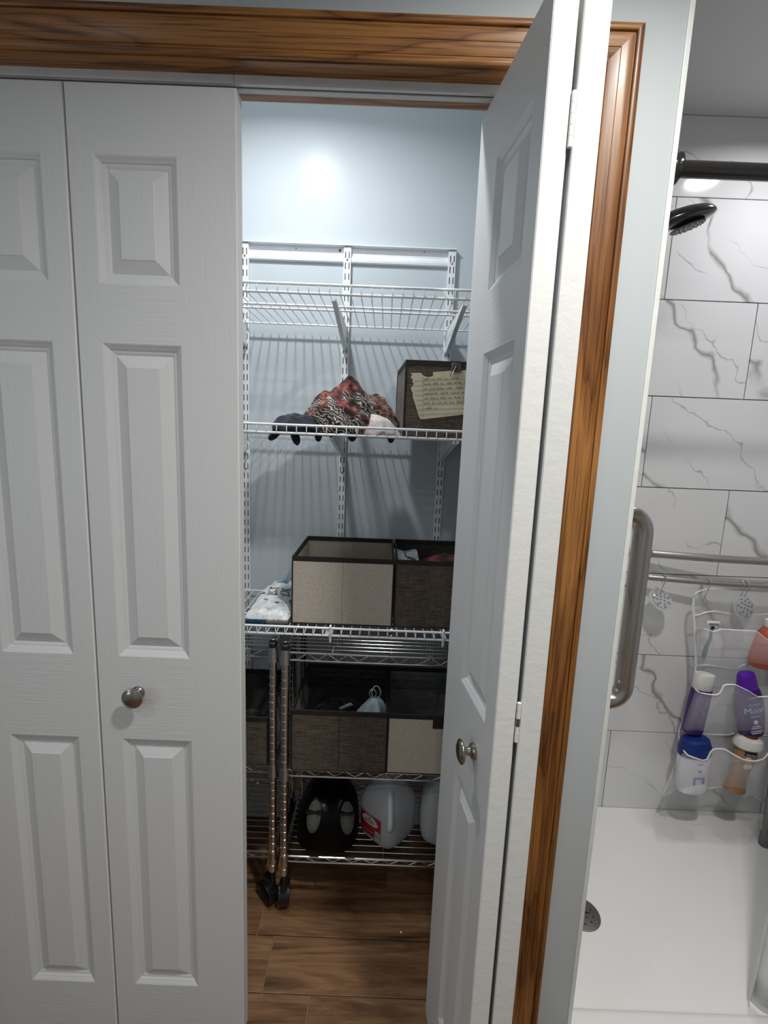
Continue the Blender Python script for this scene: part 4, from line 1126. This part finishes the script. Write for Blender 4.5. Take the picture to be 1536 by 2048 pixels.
def text_mesh(body, size, a, b, z, x0=0.0, m=None, root=None, nm='lettering'):
    """lettering wrapped on the front of an elliptical bottle"""
    cu = bpy.data.curves.new('txt', 'FONT'); cu.body = body; cu.size = size; cu.align_x = 'CENTER'; cu.resolution_u = 3
    to = bpy.data.objects.new('txt', cu); COL.objects.link(to)
    dg = bpy.context.evaluated_depsgraph_get(); dg.update()
    me = bpy.data.meshes.new_from_object(to.evaluated_get(dg))
    bpy.data.objects.remove(to); bpy.data.curves.remove(cu)
    for v in me.vertices:
        x = v.co.x + x0; zz = v.co.y + z
        v.co = Vector((x, -b * max(.01, 1 - min(.99, abs(x / a) ** 2.3)) ** (1 / 2.3) - .0014, zz))
    me.materials.clear(); me.materials.append(m)
    o = bpy.data.objects.new(nm, me); COL.objects.link(o); o.parent = root; return o

def bottle(label, top, bot, y, prof, m, cap_prof, m_cap, yb=None, nm='shampoo_bottle', tilt_back=0.0, cat='bottle'):
    """axis from the photo's bottle foot to its top; profile in units of the axis length"""
    B_ = W(*bot, y); T_ = W(*top, y if yb is None else yb); L = (T_ - B_).length
    z = (T_ - B_).normalized(); yv = Vector((0, 1, 0)); yv = (yv - z * yv.dot(z)).normalized(); xv = yv.cross(z)
    R = Matrix((xv, yv, z)).transposed()
    r = thing(nm, label, cat, B_, rot=R)
    bo = obj('bottle_body', MB().lathe([(a * L, b * L, c * L) for a, b, c in prof], 32, ex=2.3), m, r, smooth=45, local=True)
    obj('cap', MB().lathe([(a * L, b * L, c * L) for a, b, c in cap_prof], 28, ex=2.2), m_cap, r, smooth=40, local=True)
    return r, bo, L
M_PURP = plain('deep_purple_plastic', (.045, .008, .13), .3); M_PURPC = plain('bright_purple_cap', (.10, .012, .36), .28)
M_WCAP = plain('white_cap', (.70, .69, .64), .35); M_BLUEC = plain('royal_blue_cap', (.004, .022, .17), .4)
M_WBOT = plain('white_bottle', (.74, .73, .76), .35); M_LAV = plain('lavender_print', (.28, .25, .50), .5)
M_GOLD = plain('amber_body_wash', (.36, .20, .09), .3); M_BRNC = plain('brown_cap_dome', (.12, .035, .02), .2)
M_RED = plain('coral_red_liquid', (.40, .085, .045), .25); M_CREAM = plain('cream_motif', (.62, .55, .36), .5)
M_PRW = plain('white_print', (.85, .85, .88), .5); M_CYAN = plain('cyan_print', (.30, .72, .95), .5); M_NAVYP = plain('navy_plate', (.01, .012, .06), .4)
BYY = .642
r1, b1, L1 = bottle('dark purple bottle with a white flip cap in the middle pocket row', (1411, 1346), (1383, 1464), BYY,
    [(.125, .09, 0), (.15, .11, .015), (.155, .115, .05), (.158, .115, .45), (.155, .112, .66), (.150, .11, .745)], M_PURP,
    [(.148, .108, .745), (.152, .112, .75), (.152, .112, .93), (.14, .10, .985), (.05, .04, 1.0)], M_WCAP)
text_mesh('ussie', .030, .155 * L1, .113 * L1, 0, m=M_PRW, root=r1) if False else None
for i in range(3):                      # vertical print down the bottle
    sgl = MB()
    for k in range(9):
        z = L1 * (.10 + .055 * k); x = .006 + .004 * math.sin(k * 1.7 + i) + .006 * (i - 1)
        sgl.box((x - .0028, -.113 * L1 * math.sqrt(1 - (x / (.155 * L1)) ** 2) - .001, z), (x + .0028, -.113 * L1 * math.sqrt(1 - (x / (.155 * L1)) ** 2), z + .0022 + .002 * (k % 3)))
    if i == 1: obj('printed_lines', sgl, plain('muted_lilac_print', (.22, .16, .30), .5), b1, local=True)
r2_, b2, L2 = bottle('purple shampoo bottle with a purple cap and cyan lettering', (1492, 1345), (1502, 1468), BYY - .004,
    [(.13, .09, 0), (.165, .11, .015), (.185, .12, .10), (.205, .125, .30), (.207, .125, .42), (.195, .12, .58), (.165, .115, .72), (.145, .105, .765)], M_PURP,
    [(.146, .106, .765), (.140, .105, .78), (.118, .098, .955), (.105, .09, .985), (.05, .04, 1.0)], M_PURPC)
text_mesh('aussie', .0135, .205 * L2, .126 * L2, .655 * L2, m=M_PRW, root=b2)
text_mesh('miracle', .0125, .205 * L2, .126 * L2, .545 * L2, m=M_CYAN, root=b2)
text_mesh('Moist', .0300, .205 * L2, .126 * L2, .420 * L2, m=M_CYAN, root=b2)
text_mesh('shampoo', .0085, .205 * L2, .126 * L2, .360 * L2, m=M_PRW, root=b2)
bl = MB()
for k, w_ in ((.20, .012), (.17, .016), (.12, .020), (.09, .016)): bl.box((-w_, -.1262 * L2 - .0002, k * L2), (w_, -.124 * L2, (k + .011) * L2))
bl.lathe([(.0072, 0), (.0070, .0012)], 14, Matrix.Translation((0, -.1255 * L2, .275 * L2)) @ Matrix.Rotation(math.pi / 2, 4, 'X'))
obj('small_print', bl, M_PRW, b2, local=True)
r3, b3, L3 = bottle('white lotion bottle with a royal blue cap in the lowest pocket row', (1391, 1474), (1383, 1578), BYY - .012,
    [(.20, .14, 0), (.24, .16, .02), (.255, .17, .12), (.265, .175, .45), (.26, .17, .66), (.245, .165, .70)], M_WBOT,
    [(.25, .168, .70), (.268, .18, .71), (.262, .178, .84), (.22, .15, .965), (.10, .07, 1.0)], M_BLUEC, yb=BYY - .02)
lb_ = MB()
for x0_, x1_, z0_, z1_ in ((-.019, .019, .33, .365), (-.019, -.012, .22, .33), (.010, .019, .24, .33), (-.006, .006, .46, .50), (-.010, .012, .60, .62)):
    lb_.grid(lambda u, v: Vector((x0_ + (x1_ - x0_) * u, -.1755 * L3 * math.sqrt(1 - ((x0_ + (x1_ - x0_) * u) / (.27 * L3)) ** 2) - .0006, (z0_ + (z1_ - z0_) * v) * L3)), 6, 1)
obj('lavender_label', lb_, M_LAV, b3, local=True)
r4, b4, L4 = bottle('amber body wash bottle with cream flower motif and white cap', (1502, 1469), (1467, 1580), BYY - .014,
    [(.15, .10, 0), (.165, .115, .02), (.15, .11, .10), (.125, .095, .24), (.130, .10, .36), (.16, .11, .55), (.168, .115, .68), (.15, .10, .77)], M_GOLD,
    [(.16, .11, .765), (.215, .15, .80), (.222, .155, .85), (.19, .13, .93), (.115, .08, .962), (.06, .05, .97)], M_WCAP, nm='body_wash_bottle', yb=BYY - .02)
obj('cap_dome', MB().lathe([(.115 * L4, .08 * L4, .955 * L4), (.105 * L4, .075 * L4, .985 * L4), (.05 * L4, .04 * L4, 1.005 * L4), (.002, .002, 1.008 * L4)], 24), M_BRNC, b4, smooth=40, local=True)
fm = MB()
for dx_, dz_, rr_ in ((-.004, .62, .013), (.006, .60, .010), (-.003, .50, .012), (.008, .51, .009)):
    fm.lathe([(rr_, 0), (rr_ * .8, .002), (.0005, .003)], 16, Matrix.Translation((dx_, -.112 * L4, dz_ * L4)) @ Matrix.Rotation(math.pi / 2, 4, 'X'))
obj('flower_motif', fm, M_CREAM, b4, smooth=True, local=True)
obj('name_plate', MB().grid(lambda u, v: Vector((-.020 + .040 * u, -.112 * L4 * math.sqrt(1 - ((-.02 + .04 * u) / (.18 * L4)) ** 2) - .0012, (.685 + .075 * v) * L4)), 8, 1), M_NAVYP, b4, local=True)
text_mesh('Softsoap', .0095, .18 * L4, .1135 * L4, .700 * L4, m=M_PRW, root=b4)
r5, b5, L5 = bottle('coral red bottle with a pale cap in the top pocket row', (1545, 1238), (1524, 1333), BYY,
    [(.22, .15, 0), (.26, .19, .03), (.265, .20, .12), (.25, .19, .40), (.20, .16, .70), (.13, .12, .80), (.10, .10, .84)], M_RED,
    [(.115, .115, .835), (.12, .12, .86), (.115, .115, .97), (.06, .06, 1.0)], plain('pale_pink_cap', (.72, .62, .62), .35))
obj('paper_label', MB().grid(lambda u, v: Vector((-.010 + .045 * u, -.2 * L5 * math.sqrt(max(.05, 1 - ((-.01 + .045 * u) / (.262 * L5)) ** 2)) - .0006, (.10 + .42 * v) * L5)), 10, 2), plain('pale_label', (.62, .58, .55), .6), b5, smooth=True, local=True)
# razor
H = W(1425, 1252, .610); E_ = W(1407, 1314, .628)
rz_ = thing('razor', 'pale green disposable razor with white head in the top pocket row', 'razor', E_)
M_RZG = plain('sea_green_handle', (.10, .24, .20), .35)
obj('handle', MB().tube([E_, E_.lerp(H, .12), E_.lerp(H, .35), E_.lerp(H, .62) + Vector((.003, -.002, 0)), E_.lerp(H, .86), H], [.0045, .0075, .0062, .0045, .0048, .0042], 14), M_RZG, rz_, smooth=True)
hx = MB().bevbox((H.x - .022, H.y - .006, H.z + .001), (H.x + .022, H.y + .004, H.z + .017), .004)
rh = obj('razor_head', hx, M_WCAP, rz_, smooth=40)
bl = MB()
for k in (.005, .009): bl.box((H.x - .017, H.y - .0066, H.z + k), (H.x + .017, H.y - .0058, H.z + k + .0018))
obj('blade', bl, M_BLACKP, rh)
obj('pivot_button', MB().lathe([(.0052, 0), (.005, .003), (.0005, .0036)], 14, Matrix.Translation((H.x - .001, H.y - .004, H.z - .004)) @ Matrix.Rotation(math.pi / 2, 4, 'X')), M_BLACKP, rh, smooth=40)

# ------------------------------------------------------------------ shower curtain and stool at the frame's edge
def curt(u, v):
    x = .957 + .83 * u; f = math.sin(u * 2 * math.pi * 11); k = .25 + .75 * v
    z = RZ - .012 - (RZ - .012 - .066) * v
    return Vector((x + .010 * math.cos(u * 2 * math.pi * 11) * k, RY + .004 + .034 * v + .020 * f * k, z))
ct = thing('shower_curtain', 'white shower curtain bunched at the far side of the shower opening', 'curtain', (1.37, .08, .066))
co = obj('curtain_cloth', MB().grid(curt, 176, 24), plain('white_curtain_cloth', (.72, .72, .72), .75), ct, smooth=True)
md = co.modifiers.new('t', 'SOLIDIFY'); md.thickness = .0015
for i in range(11):
    x = .957 + .83 * (i + .25) / 11
    obj('curtain_ring', MB().tube([(x, RY + .019 * math.cos(a), RZ + .002 + .019 * math.sin(a)) for a in [k * math.pi / 8 for k in range(16)]], .0016, 6, closed=True), M_BRONZE, ct, smooth=True)

st = thing('shower_stool', 'grey tubular legged stool standing in the shower beside the organizer', 'stool', (1.56, .45, pz))
M_GTUBE = plain('grey_aluminium_tube', (.20, .205, .20), .35, metal=.3)
for fx, fy, tx, ty in ((1.398, .612, 1.372, .60), (1.398, .30, 1.40, .32), (1.72, .612, 1.70, .60), (1.72, .30, 1.70, .32)):
    lg = obj('leg', MB().tube([(fx, fy, pz + .03), (tx, ty, .43)], .0125, 16), M_GTUBE, st, smooth=50)
    obj('rubber_foot', MB().lathe([(.012, 0), (.0165, .003), (.0175, .010), (.0165, .045), (.013, .050)], 20, Matrix.Translation((fx, fy, pz))), plain('grey_rubber', (.16, .165, .16), .6), lg, smooth=40)
obj('seat', MB().bevbox((1.365, .27, .43), (1.745, .64, .462), .012), M_WBOT, st, smooth=40)
